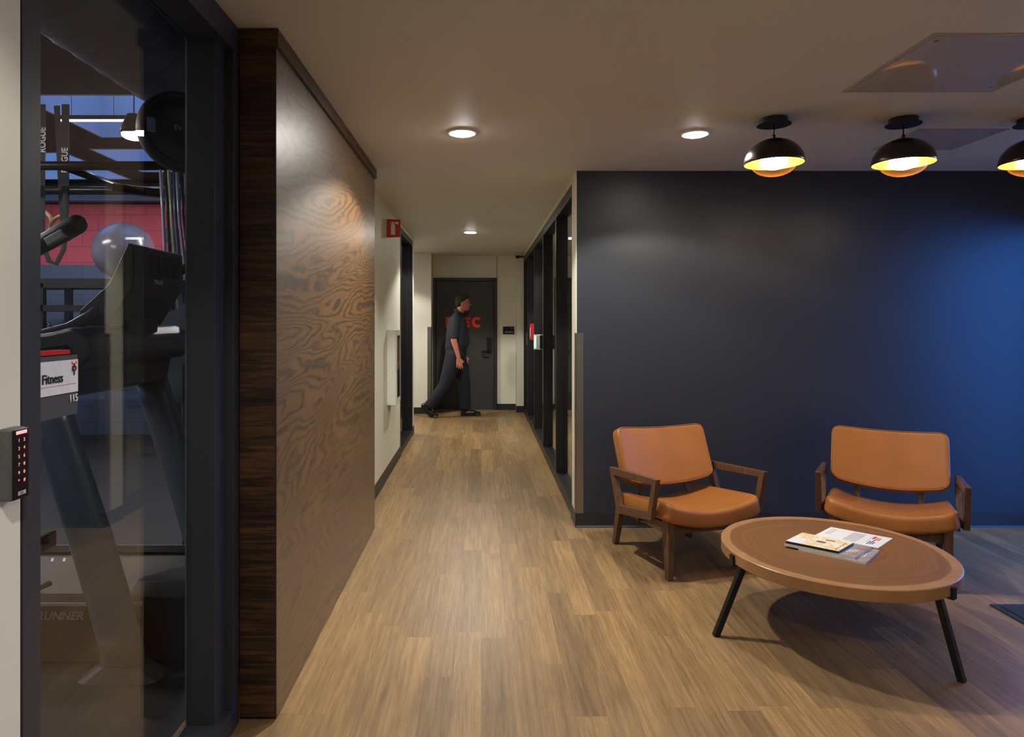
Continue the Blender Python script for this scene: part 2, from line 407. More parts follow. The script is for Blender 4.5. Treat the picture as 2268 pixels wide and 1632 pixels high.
# baseboards
struct('baseboard_back', MB().prism([(YB, 0), (YB-.016, 0), (YB-.012, .006), (YB-.006, .014), (YB-.004, .1), (YB, .1)], 'x', XR-.006, 4.3), BASE)
struct('baseboard_corner', MB().box(XR-.012, XR-.002, YB-.004, 4.875, 0, .1), BASE)
struct('baseboard_left', MB().prism([(XL, 0), (XL+.014, 0), (XL+.006, .012), (XL+.005, .1), (XL, .1)], 'y', 4.6, 7.13), BASE)
struct('baseboard_far', MB().box(-3.5, -.775, 10.322, 10.33, 0, .1), BASE)
struct('baseboard_end', MB().box(.257, .56, 10.762, 10.77, 0, .1).box(.55, .735, 10.492, 10.5, 0, .1), BASE)
# wood clad pier and its side panelling + crown
struct('wall_pier', MB().box(XL-.002, -.746, 2.40, 2.43, 0.012, 2.455), PIER)
struct('wall_panelling', MB().box(XL, -.744, 2.41, 4.624, .006, 2.46), VENEER)
struct('trim_3', MB().box(XL, -.730, 2.382, 4.626, 2.437, 2.4985), PIER)
struct('trim_4', MB().box(-.7455, -.7425, 2.3985, 2.4035, .012, 2.437), BASE)
# entrance glazing in the right wall (outside the frame on the right)
e = sempty('window_1', (XE, 3.0, 0))
mb = MB().box(XE, XE+.1, 3.22, 4.56, 0, .08).box(XE, XE+.1, 3.22, 4.56, 2.12, 2.2)
for y in (3.22, 4.50): mb.box(XE, XE+.1, y, y+.06, .08, 2.12)
mb.build('window_frame', BLACKF, e)
for i, y in enumerate((3.28,)): MB().box(XE+.04, XE+.05, y, y+1.22, .08, 2.12).build('window_pane', GLASS, e)
struct('ground_outside', MB().box(4.15, 14, -6, 12, -.15, -.05), m_paint('outdoor_paving', (110, 110, 112), .8))
struct('wall_outside', MB().box(4.15, 4.25, -2.6, 1.4, 0, 3), CREAM)

# stainless corner guards
o = MB().box(XR-.008, XR+.046, YB-.004, YB, .1, 1.362).box(XR-.01, XR-.006, YB-.004, YB+.05, .1, 1.362).build('corner_guard', STEEL)
tag(o, 'tall stainless steel corner guard at the left edge of the dark blue wall', 'corner guard', 'corner guards')
o = MB().box(-.84, -.776, 10.324, 10.33, .1, 1.355).box(-.782, -.776, 10.324, 10.39, .1, 1.355).build('corner_guard', STEEL)
tag(o, 'distant stainless corner guard beside the hinge side of the charcoal door', 'corner guard', 'corner guards')

# ---- storefront frames
def storefront(name, xa, xb, ys, z1, mat, pane, gx, mw=.05, sill=.08, head=.08):
    """frame between planes xa..xb along Y, mullions at ys"""
    e = sempty(name, (xa, ys[0], 0))
    MB().box(xa, xb, ys[0], ys[-1]+mw, 0, sill).build('sill', mat, e, bevel=.002)
    MB().box(xa, xb, ys[0], ys[-1]+mw, z1-head, z1).build('head', mat, e, bevel=.002)
    for y in ys:
        m = MB().box(xa, xb, y, y+mw, sill, z1-head)
        c = (xa+xb)/2; m.box(c-.022, c+.022, y-.012, y+mw+.012, sill, z1-head)
        m.build('mullion', mat, e, bevel=.0015)
    for a, b in zip(ys[:-1], ys[1:]):
        MB().box(gx-.003, gx+.003, a+mw+.012, b-.012, sill, z1-head).build('pane', pane, e)
    return e
gym_front = storefront('window_2', -1.0, XL, [1.262, 2.335], H-.002, FRAME, GLASS, -.985, .052, .078, .095)
MB().box(-1.0, XL-.03, 2.245, 2.335, .078, 2.405).build('jamb', FRAME, gym_front, bevel=.002)
storefront('window_3', XL-.13, XL+.004, [7.13, 8.34], 2.46, BLACKF, GLASSO, XL-.065, .05, .07, .07)
struct('wall_left_end', MB().box(XL-.13, XL, 8.39, 8.56, 0, H).box(XL-.13, XL, 7.13, 8.39, 2.46, H), CREAM)
struct('baseboard_left_end', MB().box(XL-.13, XL+.006, 8.392, 8.57, 0, .1), BASE)
sf = storefront('window_4', XR, XR+.11, [4.87, 5.94, 7.17, 8.37, 9.62, 10.42], 2.46, BLACKF, GLASSO, XR+.055, .05, .09, .09)
struct('trim_5', MB().box(XR, XR+.12, 4.87, 10.5, 2.46, H), CEIL)
# office behind the storefront
struct('floor_office', MB().box(XR+.12, 4.3, 4.8, 10.95, 0, .012), CARPET)
struct('wall_office_far', MB().box(.78, 4.4, 10.85, 11.0, 0, H), CREAM)
struct('wall_office_right', MB().box(4.3, 4.4, 4.79, 11, 0, H), CREAM)
struct('wall_office_near', MB().box(.785, 4.4, 4.79, 4.84, 0, H), CREAM)
struct('baseboard_office', MB().box(.8, 4.3, 10.838, 10.85, .012, .3), BASE)
tag(MB().box(.95, 2.6, 10.79, 10.85, .3, 2.14).build('wall_panel', m_paint('sage_panel', (120, 128, 112), .6)), 'grey-green panel on the far office wall seen through the corridor glazing', 'panel')
o = thing('office_light', 'white linear ceiling light in the office behind the corridor glazing', 'ceiling light', (1.9, 8.2, H))
MB().box(1.0, 2.8, 8.1, 8.3, H-.03, H).build('housing', plain('white_enamel', (225, 225, 222), .4), o)
MB().box(1.02, 2.78, 8.11, 8.29, H-.036, H-.03).build('diffuser', emit('office_diffuser', (1, .96, .86), 7), o)

# ---- the door at the corridor's end
d = sempty('door_1', (-.26, 10.77, 0))
DF = DOORP
m = MB().box(-.785, -.735, 10.735, 10.9, 0, 2.145).box(.207, .257, 10.735, 10.9, 0, 2.145).box(-.735, .207, 10.735, 10.9, 2.095, 2.145)
m.build('door_frame', m_paint('charcoal_frame_paint', (44, 43, 42), .4), d, bevel=.003)
leaf = MB().box(-.73, .202, 10.775, 10.82, .008, 2.09).build('door_leaf', DF, d, bevel=.002)
RED = plain('red_vinyl', (250, 48, 22), .5)
WHITE = plain('white_print', (225, 225, 222), .5)
for ch, a, b in (('E', 987, 1004), ('L', 1009, 1023), ('E', 1028, 1042), ('C', 1045, 1067)):
    zt = W(0, 702, 10.77).z; zb = W(0, 725, 10.77).z; xa = W(a, 0, 10.77).x; xb = W(b, 0, 10.77).x; hgt = zt-zb; wd = xb-xa; q = .048
    mm = MB(); y0, y1 = 10.7725, 10.775
    if ch == 'E':
        mm.box(xa, xa+q, y0, y1, zb, zt)
        for z in (zb, (zb+zt)/2-q/2, zt-q): mm.box(xa+q, xa+wd*(.92 if z == zb or z > (zb+zt)/2 else .84), y0, y1, z, z+q)
    elif ch == 'L': mm.box(xa, xa+q, y0, y1, zb, zt).box(xa+q, xb, y0, y1, zb, zb+q)
    else:
        ro = hgt/2+.003; ri = ro-q; cx = xa+ro; cz = (zt+zb)/2; n = 22
        pts = [(math.radians(48+264*i/n)) for i in range(n+1)]
        for a0, a1 in zip(pts[:-1], pts[1:]):
            P = lambda r, a: (cx+r*math.cos(a), cz+r*math.sin(a))
            mm.prism([P(ri, a0), P(ro, a0), P(ro, a1), P(ri, a1)], 'y', y0, y1)
    mm.build('door_letter', RED, d)
BLK = plain('satin_black_metal', (22, 22, 23), .35, .3)
MB().box(W(1078, 0, 10.77).x, W(1088, 0, 10.77).x, 10.755, 10.775, W(0, 782, 10.77).z, W(0, 747, 10.77).z).build('lock_plate', BLK, d, bevel=.004)
hz = W(0, 777, 10.77).z
MB().tube([(.13, 10.775, hz), (.13, 10.715, hz), (.02, 10.712, hz), (.0, 10.72, hz-.01)], .011, 8).tube([(.125, 10.76, hz-.10), (.03, 10.75, hz-.10), (.01, 10.75, hz)], .007, 8).build('door_handle', BLK, d, smooth=True)
for z in (.35, 1.1, 1.86): MB().tube([(-.737, 10.765, z-.06), (-.737, 10.765, z+.06)], .009, 8).build('hinge', BLK, d)
MB().box(-.785, .257, 10.735, 10.78, 0, .008).build('threshold', STEEL, d)

s_ = thing('room_sign', 'small black wall sign lettered ELECTRICAL to the right of the door', 'sign', W(1127, 740, 10.76))
MB().box(W(1114, 0, 10.77).x, W(1139, 0, 10.77).x, 10.762, 10.77, W(0, 740, 10.77).z, W(0, 723, 10.77).z).build('plate', BLK, s_)
text('lettering', 'ELECTRICAL', .03, WHITE, (W(1118.5, 0, 10.762).x, 10.762, W(0, 736.5, 10.77).z), (1, 0, 0), (0, 0, 1), s_, fit=.135)
text('lettering', '120', .018, WHITE, (W(1132, 0, 10.762).x, 10.762, W(0, 727.5, 10.77).z), (1, 0, 0), (0, 0, 1), s_)

# small fittings on the corridor
o = thing('security_sensor', 'small black security sensor under the ceiling at the end of the right glazing', 'sensor', (.6, 10.4, 2.35))
MB().box(.60, .665, 10.4, 10.45, 2.44, 2.47).build('bracket', BLK, o)
MB().tube([(.60, 10.42, 2.455), (.54, 10.42, 2.45)], .024, 10).build('body', BLK, o)
o = MB().box(XR-.012, XR-.001, 9.66, 9.7, 1.10, 1.27).build('door_pull', STEEL); tag(o, 'small steel pull plate on the far part of the corridor glazing', 'door pull')
o = thing('alarm_notice', 'small red and white notice on the black corridor glazing frame', 'notice', (XR-.01, 8.44, 1.1))
MB().box(XR-.03, XR+.052, 8.62, 8.74, 1.20, 1.41).build('plate', plain('notice_red', (186, 32, 30), .5), o)
MB().box(XR-.034, XR-.03, 8.63, 8.68, 1.24, 1.36).build('print', WHITE, o)
o = thing('card_reader', 'pale green-white lit reader box on the middle mullion of the corridor glazing', 'card reader', (XR-.02, 8.0, 1.1))
MB().box(XR-.03, XR+.052, 8.02, 8.1, 1.10, 1.28).build('housing', plain('reader_white', (205, 215, 208), .4), o, bevel=.004)
MB().box(XR-.028, XR-.004, 8.016, 8.02, 1.115, 1.265).build('lit_face', emit('reader_glow', (.55, .9, .75), .6), o)
o = MB().box(XR+.002-.03, XR-.001, 7.22, 7.3, 1.14, 1.29).build('switch_plate', plain('switch_grey', (30, 34, 42), .3)); tag(o, 'dark glossy switch plate on the corridor glazing beside the lit reader', 'switch')

# projecting extinguisher sign
Ys = 6.13
o = thing('extinguisher_sign', 'red projecting fire extinguisher sign high on the left corridor wall', 'sign', (XL, Ys, 1.9))
zt = W(0, 486, Ys).z; zb = W(0, 525, Ys).z
MB().prism([(XL, Ys-.02), (XL+.125, Ys-.004), (XL+.125, Ys+.004), (XL, Ys+.05)], 'z', zb, zt).build('panel', plain('sign_red', (186, 24, 22), .45), o, bevel=.002)
cx = XL+.058; fy = Ys-.0165
ic = MB().box(cx-.019, cx+.019, fy-.002, fy+.004, zb+.02, zb+.105).prism([(cx-.019, zb+.105), (cx+.019, zb+.105), (cx+.008, zb+.122), (cx-.008, zb+.122)], 'y', fy-.002, fy+.004)
ic.box(cx-.006, cx+.006, fy-.002, fy+.004, zb+.122, zb+.138).prism([(cx, zb+.13), (cx+.048, zb+.142), (cx+.048, zb+.112), (cx+.02, zb+.122)], 'y', fy-.002, fy+.006)
ic.tube([(cx, fy, zb+.138), (cx-.018, fy, zb+.132), (cx-.026, fy, zb+.112)], .003, 6).build('extinguisher_symbol', WHITE, o)
# extinguisher cabinet
o = thing('extinguisher_cabinet', 'white wall-mounted fire extinguisher cabinet on the left corridor wall', 'cabinet', (XL, 6.28, .67))
WH = plain('cabinet_white', (222, 222, 212), .4)
MB().box(XL, XL+.082, 6.13, 6.44, .665, 1.366).build('body', WH, o, bevel=.006)
dd = MB().box(XL+.082, XL+.088, 6.135, 6.435, .67, 1.36).build('door', WH, o, bevel=.002)
MB().box(XL+.088, XL+.090, 6.19, 6.38, .73, 1.31).build('pane', plain('dark_pane', (40, 34, 28), .12), dd)
MB().box(XL+.088, XL+.097, 6.17, 6.18, .99, 1.06).build('handle', STEEL, dd)

# ceiling hatches
def hatch(x0, x1, y0, y1, label, wf=.018):
    o = thing('access_panel', label, 'ceiling hatch', ((x0+x1)/2, (y0+y1)/2, H), group='ceiling access panels')
    m = MB().box(x0, x1, y0, y0+wf, H-.004, H).box(x0, x1, y1-wf, y1, H-.004, H).box(x0, x0+wf, y0+wf, y1-wf, H-.004, H).box(x1-wf, x1, y0+wf, y1-wf, H-.004, H)
    m.build('frame', plain('hatch_frame_paint', (176, 168, 158), .4), o, bevel=.001)
    MB().box(x0+wf+.003, x1-wf-.003, y0+wf+.003, y1-wf-.003, H-.003, H).build('panel', plain('hatch_gloss_paint', (188, 180, 172), .04, 0, 3, .02, 0, .8, .15), o)
    for a in (x0+.05, x1-.05):
        for b in (y0+.06, y1-.06): MB().tube([(a, b, H-.0045), (a, b, H-.003)], .007, 10).build('screw', STEEL, o)
hatch(1.655, 2.345, 2.425, 3.045, 'large glossy square ceiling access panel nearest the camera, reflecting the pendants')
hatch(2.40, 2.895, 3.63, 4.08, 'smaller ceiling access panel beside the dark blue wall')

# ================================================================== LAMPS
def downlight(x, y, label, k=1.0):
    lens = emit('downlight_lens_%d' % round(k*100), (1.0, .965, .88), 140*k)
    l = bpy.data.lights.new('downlight_beam', 'SPOT'); l.energy = L_DOWN*k; l.color = (1.0, .965, .88); l.spot_size = math.radians(138); l.spot_blend = .19; l.shadow_soft_size = .05
    lo = bpy.data.objects.new('downlight_beam', l); C.objects.link(lo); lo.location = (x, y, H-.03)
    o = thing('downlight', label, 'ceiling light', (x, y, H), group='recessed downlights')
    MB().lathe([(.066, -.0005), (.088, -.0005), (.086, -.006), (.070, -.010), (.066, -.006)], (x, y, H), 36, True).build('trim_ring', plain('trim_white', (230, 230, 226), .4), o, smooth=True)
    MB().lathe([(.0001, -.016), (.04, -.0155), (.058, -.013), (.066, -.008), (.066, -.004), (.0001, -.004)], (x, y, H), 36).build('lens', lens, o, smooth=True)
downlight(-.106, 3.70, 'round downlight in the ceiling at the lobby end of the corridor', 1.7)
downlight(1.20, 3.72, 'round downlight nearest the left black pendant lamp', .68)
downlight(-.128, 7.83, 'round downlight farthest down the corridor', 1.5)
for x, n_, k_ in ((-.106, 'nearest the gym glazing', .62), (1.2, 'above the middle of the room', .22), (2.7, 'nearest the right wall', .22)): downlight(x, .3, 'round downlight in the lobby ceiling near the camera, '+n_, k_)
downlight(-2.0, 9.4, 'added unseen downlight lighting the side hall left of the far door', 1.5)  # out-of-view lamp added so the side hall is lit

gold = plain('gold_leaf_inside', (226, 168, 60), .35, .55, 30)
shade_m = plain('dark_bronze_shade', (44, 36, 34), .28, .25, 40, .04)
bulb_m = emit('bulb_glow', (1.0, .93, .80), L_BULB)
def pendant(x, y, label):
    o = thing('pendant_lamp', label, 'pendant lamp', (x, y, 2.2), group='pendant lamps in a row along the blue wall')
    MB().lathe([(.0001, 0), (.068, 0), (.068, -.028), (.085, -.030), (.085, -.034), (.0001, -.034)], (x, y, H), 40).build('canopy', plain('canopy_black', (34, 32, 33), .4), o, bevel=.001)
    MB().tube([(x, y, H-.034), (x, y, 2.415)], .0035, 8).tube([(x, y, 2.415), (x, y, 2.392)], .008, 12).build('stem', plain('black_cable', (20, 20, 20), .4), o, smooth=True)
    R = .148; zc = 2.267; K = .128
    out = [(R*math.sin(a), K*math.cos(a)) for a in [PI/2*i/14 for i in range(15)]]
    MB().lathe([(r+.0, z) for r, z in out]+[(R-.002, -.002)], (x, y, zc), 56).build('shade', shade_m, o, smooth=True)
    MB().lathe([((R-.004)*math.sin(a), (K-.005)*math.cos(a)-.002) for a in [PI/2*i/14 for i in range(15)]], (x, y, zc), 56).build('shade_lining', gold, o, smooth=True)
    MB().lathe([(.112*math.cos(a), -.068*math.sin(a)) for a in [PI/2*i/12 for i in range(13)]][:13], (x, y, zc+.0), 48).build('glass_bowl', AMBER, o, smooth=True)
    bl = MB().lathe([(.0001, .05)]+[(.066*math.cos(a), .066*math.sin(a)*.72) for a in [PI/2-PI*i/14 for i in range(1, 14)]]+[(.0001, -.0476)], (x, y, zc+.014), 32).build('bulb', bulb_m, o, smooth=True)
    MB().tube([(x, y, zc+.05), (x, y, zc+.12)], .022, 16).build('socket', gold, o, smooth=True)
pendant(1.523, 3.45, 'black dome pendant lamp with glass bowl, leftmost in the row beside the downlight')
pendant(2.197, 3.45, 'black dome pendant lamp with glass bowl, middle of the three visible')
pendant(2.871, 3.45, 'black dome pendant lamp with glass bowl, cut off by the right edge of the picture')

# ================================================================== LOUNGE CHAIRS
LEATHER = None
def m_leather():
    s = NT('tan_leather'); v, p = s.obj(); a = s.noise(v, 260, 3, .6); b = s.noise(v, 5, 2)
    c = s.ramp(b, [(.3, lin((146, 90, 38))), (.7, lin((158, 98, 44)))])
    s.l(c, s.b.inputs['Base Color']); s.b.inputs['Roughness'].default_value = .42; s.b.inputs['Specular IOR Level'].default_value = .5
    s.bump(a, .0008, .35); return s.m
LEATHER = m_leather()
WALNUT = m_wood('walnut_frame', (66, 44, 30), (108, 76, 54), .38)
def cushion(wd, n0, n1, fn, thick, rad):
    """a padded slab: grid in (u, v) from -1..1, rounded edges; fn(u, v) -> centre point, normal"""
    N, M = n0, n1; mb = MB(); top = []; bot = []
    def rr(t): return t
    us = [-1+2*i/N for i in range(N+1)]; vs = [-1+2*j/M for j in range(M+1)]
    V = []; idx = {}
    for side in (1, -1):
        for i, u in enumerate(us):
            for j, v in enumerate(vs):
                c, nr = fn(u, v, 0); idx[(side, i, j)] = len(V); V.append(c+nr*side*thick/2)
    Fc = []
    for i in range(N):
        for j in range(M):
            Fc.append((idx[(1, i, j)], idx[(1, i+1, j)], idx[(1, i+1, j+1)], idx[(1, i, j+1)])); Fc.append((idx[(-1, i, j)], idx[(-1, i, j+1)], idx[(-1, i+1, j+1)], idx[(-1, i+1, j)]))
    per = [(i, 0) for i in range(N)]+[(N, j) for j in range(M)]+[(i, M) for i in range(N, 0, -1)]+[(0, j) for j in range(M, 0, -1)]
    for a, b in zip(per, per[1:]+per[:1]): Fc.append((idx[(1,)+a], idx[(-1,)+a], idx[(-1,)+b], idx[(1,)+b]))
    mb.add(V, Fc); return mb
def rounded(u, v, hx, hy, cr):
    """map the square to a rounded rectangle"""
    x = u*hx; y = v*hy; ax = max(abs(x)-(hx-cr), 0); ay = max(abs(y)-(hy-cr), 0)
    if ax > 0 and ay > 0:
        m = max(ax, ay); d = math.hypot(ax, ay); k = m/d; x = math.copysign(hx-cr+ax*k, x); y = math.copysign(hy-cr+ay*k, y)
    return x, y
def seat_fn(u, v, s):
    x, y = rounded(u, v, .318, .305, .055)
    z = .350+.062*(x/.318)**2-.075*((y+.305)/.61)**1.0-.01
    if y < -.2: z -= .010*((-.2-y)/.1)**2
    nr = Vector((-2*.048*x/.318**2*.6, .08, 1)).normalized()
    return Vector((x, y-.06, z)), nr
A0 = Vector((0, .14, .405)); A1 = Vector((0, .285, .745)); UPB = (A1-A0); LB = UPB.length; UPB = UPB.normalized(); NB = Vector((0, -UPB.z, UPB.y))
def back_fn(u, v, s):
    x, y = rounded(u, v, .315, LB/2, .05)
    bow = .035*(x/.315)**2
    dz = .034*(x/.315)**2*(-v) if v < 0 else 0.006*(x/.315)**2
    return A0+UPB*(LB/2+y+dz)+Vector((x, 0, 0))+NB*bow, (NB+Vector((-x*.25, 0, 0))).normalized()
def make_chair(label):
    t = thing('lounge_chair', label, 'chair', (0, 0, 0), 0, 'lounge chairs against the blue wall')
    def B(mb, n, mat, **k): return mb.build(n, mat, t, world=False, **k)
    B(cushion(0, 20, 14, seat_fn, .098, .03), 'seat', LEATHER, bevel=.034, seg=5, smooth=True)
    bc = B(cushion(0, 20, 14, back_fn, .078, .02), 'backrest', LEATHER, bevel=.018, seg=4, smooth=True)
    # piping round the backrest front edge
    for zz, nm in ((.034, 'piping'),):
        pts = []
        for k in range(64):
            a = k/64*4
            if a < 1: u, v = -1+2*a, -1
            elif a < 2: u, v = 1, -1+2*(a-1)
            elif a < 3: u, v = 1-2*(a-2), 1
            else: u, v = -1, 1-2*(a-3)
            c, nr = back_fn(u, v, 0); cc, _ = back_fn(u*.94, v*.94, 0)
            pts.append(c.lerp(cc, .33)+nr*.0385)
        MB().tube(pts+[pts[0]], .0028, 6, caps=False).build('piping', LEATHER, bc, smooth=True, world=False)
    for sx in (-1, 1):
        x = sx*.27
        # front leg, tapering to the floor
        m = MB().hexa([(x-.017, -.337, 0), (x+.017, -.337, 0), (x+.017, -.303, 0), (x-.017, -.303, 0), (x-.021, -.345, .33), (x+.021, -.345, .33), (x+.021, -.275, .33), (x-.021, -.275, .33)])
        B(m, 'leg', WALNUT, bevel=.003)
        m = MB().hexa([(x-.017, .30, 0), (x+.017, .30, 0), (x+.017, .335, 0), (x-.017, .335, 0), (x-.021, .195, .335), (x+.021, .195, .335), (x+.021, .26, .335), (x-.021, .26, .335)])
        B(m, 'leg', WALNUT, bevel=.003)
        m = MB().bar((x, -.28, .285), (x, .235, .265), .03, .06); B(m, 'side_rail', WALNUT, bevel=.003)
        # arm: closed trapezoid
        x = sx*.353; w_ = .03
        TF, TB, BB, BF = (-.345, .572), (.215, .528), (.115, .262), (-.285, .330)
        def inset(P, k):
            c = (sum(p[0] for p in P)/4, sum(p[1] for p in P)/4); return P
        IF = [(-.292, .532), (.155, .487), (.083, .318), (-.253, .372)]
        OF = [TF, TB, BB, BF]
        m = MB(); V = []
        for xx in (x-w_/2, x+w_/2):
            for P in (OF, IF): V += [(xx, a, b) for a, b in P]
        Fs = []
        for k in range(4):
            q = (k+1) % 4
            Fs += [(k, q, 4+q, 4+k), (8+k, 12+k, 12+q, 8+q), (k, 8+k, 8+q, q), (4+k, 4+q, 12+q, 12+k)]
        m.add(V, Fs); B(m, 'armrest', WALNUT, bevel=.003)
        # back support slats
        xs = sx*.17
        m = MB().bar((xs, .12, .26), (xs, .235, .52), .035, .022, (0, 1, 0)); m.bar((xs, .235, .52), (xs, .275, .62), .035, .022, (0, 1, 0)); B(m, 'back_support', WALNUT, bevel=.003)
    m = MB().bar((-.27, -.295, .275), (.27, -.295, .275), .028, .055); B(m, 'front_rail', WALNUT, bevel=.003)
    m = MB().bar((-.27, .2, .27), (.27, .2, .27), .028, .055); B(m, 'rear_rail', WALNUT, bevel=.003)
    m = MB().bar((-.34, -.08, .285), (.34, -.08, .285), .04, .025).bar((-.34, .06, .275), (.34, .06, .275), .04, .025); B(m, 'cross_rail', WALNUT)
    return t
ch = make_chair('tan leather lounge chair with walnut arms, the one nearer the corridor')
ch.location = (1.22, 4.08, 0); ch.rotation_euler = (0, 0, math.radians(16))
dup(ch, (2.43, 3.955, 0), math.radians(-31), 'tan leather lounge chair with walnut arms, the right-hand one behind the coffee table')

# ================================================================== COFFEE TABLE
TC = Vector((1.655, 3.115, 0)); TR = .497; TZ = .382
t = thing('coffee_table', 'round low wooden coffee table with growth rings and thin black legs', 'table', TC)
prof = [(.0001, 0), (TR-.003, 0), (TR, -.003), (TR, -.049), (TR-.003, -.052), (.0001, -.052)]
tt = MB().lathe(prof, (0, 0, TZ), 96).build('tabletop', TOP, t, world=False, smooth=False)
for k, (fx, fy) in enumerate(((1.077, 3.046), (1.928, 2.658), (1.85, 3.55))):
    dv = (Vector((fx, fy, 0))-TC); dv.z = 0; u = dv.normalized(); foot = dv
    topp = u*(TR-.055); topp.z = TZ-.052
    lg = MB().bar((topp.x, topp.y, topp.z), (foot.x, foot.y, 0), .026, .026, (u.x, u.y, 0))
    br = MB().bar((u.x*(TR-.20), u.y*(TR-.20), TZ-.057), (u.x*(TR+.007), u.y*(TR+.007), TZ-.057), .03, .01)
    br.bar((u.x*(TR+.006), u.y*(TR+.006), TZ-.062), (u.x*(TR+.006), u.y*(TR+.006), TZ-.012), .03, .01, (u.x, u.y, 0))
    l_ = lg.build('leg', BLK, t, world=False, bevel=.001); br.build('bracket', BLK, l_, world=False, bevel=.001)

# ---- papers on the table
def quad_slab(c4, z0, th):
    return [(c.x, c.y, z0) for c in c4]+[(c.x, c.y, z0+th) for c in c4]
def paper(name, label, cat, px, z0, th, cover, edge, group=None):
    c4 = [G(a, b, z0+th) for a, b in px]
    o = thing(name, label, cat, (c4[0]+c4[2])/2, group=group); o.location.z = z0
    MB().hexa(quad_slab(c4, z0, th-.0006)).build('pages', edge, o)
    MB().hexa(quad_slab(c4, z0+th-.0006, .0006)).build('cover', cover, o)
    return o, c4
def m_cover(name, cols, scale, stretch=(1, 1, 1)):
    s = NT(name); v, p = s.obj(); n = s.noise(s.comb(s.math('MULTIPLY', p[0], stretch[0]), s.math('MULTIPLY', p[1], stretch[1]), 0), scale, 4, .6, .6)
    k = len(cols); s.l(s.ramp(n, [(.25+.5*i/(k-1), lin(c)) for i, c in enumerate(cols)]), s.b.inputs['Base Color']); s.b.inputs['Roughness'].default_value = .3
    return s.m
PG = plain('page_edges', (205, 203, 196), .6)
z = TZ
greyc = m_cover('grey_print', [(96, 100, 106), (168, 170, 174), (150, 118, 96), (188, 188, 190)], 14, (1, 3, 1))
lf, c4 = paper('leaflet', 'white printed leaflet lying flat behind the magazines on the coffee table', 'leaflet', [(1804.8, 1184.8), (1944.4, 1213.8), (1977, 1192), (1840.5, 1166.8)], z, .0012, plain('leaflet_paper', (228, 228, 226), .5), PG)
def on(c4, u, v, zz):
    a = c4[0].lerp(c4[1], u); b = c4[3].lerp(c4[2], u); p = a.lerp(b, v); return Vector((p.x, p.y, zz))
def patch(c4, u0, u1, v0, v1, zz, mb=None):
    mb = mb or MB(); q = [on(c4, u0, v0, zz), on(c4, u1, v0, zz), on(c4, u1, v1, zz), on(c4, u0, v1, zz)]
    return mb.hexa([tuple(p) for p in q]+[(p.x, p.y, zz+.0003) for p in q])
zz = z+.0012
ink = MB()
for k in range(9): patch(c4, .42+.014*k*1.7, .428+.014*k*1.7, .12, .88, zz, ink)
for u in (.08, .11, .14, .74): patch(c4, u, u+.006, .3, .85, zz, ink)
ink.build('printed_lines', plain('grey_ink', (120, 120, 124), .6), lf)
b_ = MB()
for k, (a, b) in enumerate(((.15, .45), (.18, .55), (.2, .4))): patch(c4, .78+.035*k, .80+.035*k, a, b, zz, b_)
b_.build('printed_lines', plain('blue_ink', (40, 62, 140), .6), lf)
r_ = MB(); patch(c4, .76, .80, .62, .86, zz, r_); patch(c4, .82, .84, .5, .8, zz, r_); patch(c4, .86, .88, .55, .78, zz, r_)
r_.build('printed_lines', plain('red_ink', (205, 36, 42), .6), lf)
m2, c = paper('magazine', 'grey-covered magazine lying lowest of the stack on the coffee table', 'magazine', [(1768, 1215), (1917.5, 1246.7), (1947.6, 1218), (1800, 1190)], z, .008, greyc, PG, 'magazines on the coffee table')
w_ = MB()
for k in range(4): patch(c, .80+.03*k, .815+.03*k, .25+.05*k, .5+.03*k, z+.008, w_)
w_.build('title_lettering', WHITE, m2)
m3, c = paper('magazine', 'grey-covered magazine between the lowest one and the yellow cover on the coffee table', 'magazine', [(1736.5, 1204), (1893, 1234), (1930, 1211), (1775, 1183)], z+.008, .010, greyc, PG, 'magazines on the coffee table')
w_ = MB()
for k in range(4): patch(c, .82+.03*k, .835+.03*k, .25+.05*k, .5+.03*k, z+.018, w_)
w_.build('title_lettering', WHITE, m3)
yel = m_cover('yellow_print', [(120, 96, 66), (240, 234, 220), (232, 200, 124), (244, 240, 230), (240, 222, 172), (250, 248, 244)], 12, (2, 1, 1))
m4, c = paper('magazine', 'yellow and white covered magazine on top of the stack on the coffee table', 'magazine', [(1740.5, 1197.5), (1857, 1220.5), (1890.5, 1201.4), (1777, 1179)], z+.018, .012, yel, plain('black_spine', (26, 24, 24), .5), 'magazines on the coffee table')
w_ = MB(); patch(c, .0, .30, .0, .5, z+.030, w_); w_.build('address_box', plain('address_paper', (222, 222, 224), .5), m4)
w_ = MB()
for k in range(5): patch(c, .9, .93, .12+.15*k, .2+.15*k, z+.030, w_)
for q in ((.45, .62, .42, .56), (.55, .72, .72, .8)): patch(c, *q, z+.030).build('cover_print', plain('brown_ink', (112, 96, 66), .5), m4)
w_.build('title_lettering', plain('brown_ink', (112, 96, 66), .5), m4)

# door mat
o = thing('door_mat', 'black ribbed entrance mat on the floor at the right edge', 'mat', (3.4, 2.8, 0))
MB().box(2.585, 3.95, 2.2, 3.372, 0, .008).build('border', plain('mat_rubber', (24, 24, 25), .6), o, bevel=.003)
MB().box(2.62, 3.915, 2.235, 3.337, .008, .012).build('pile', plain('mat_pile', (34, 34, 36), .95, 0, 240, .4, .004), o)
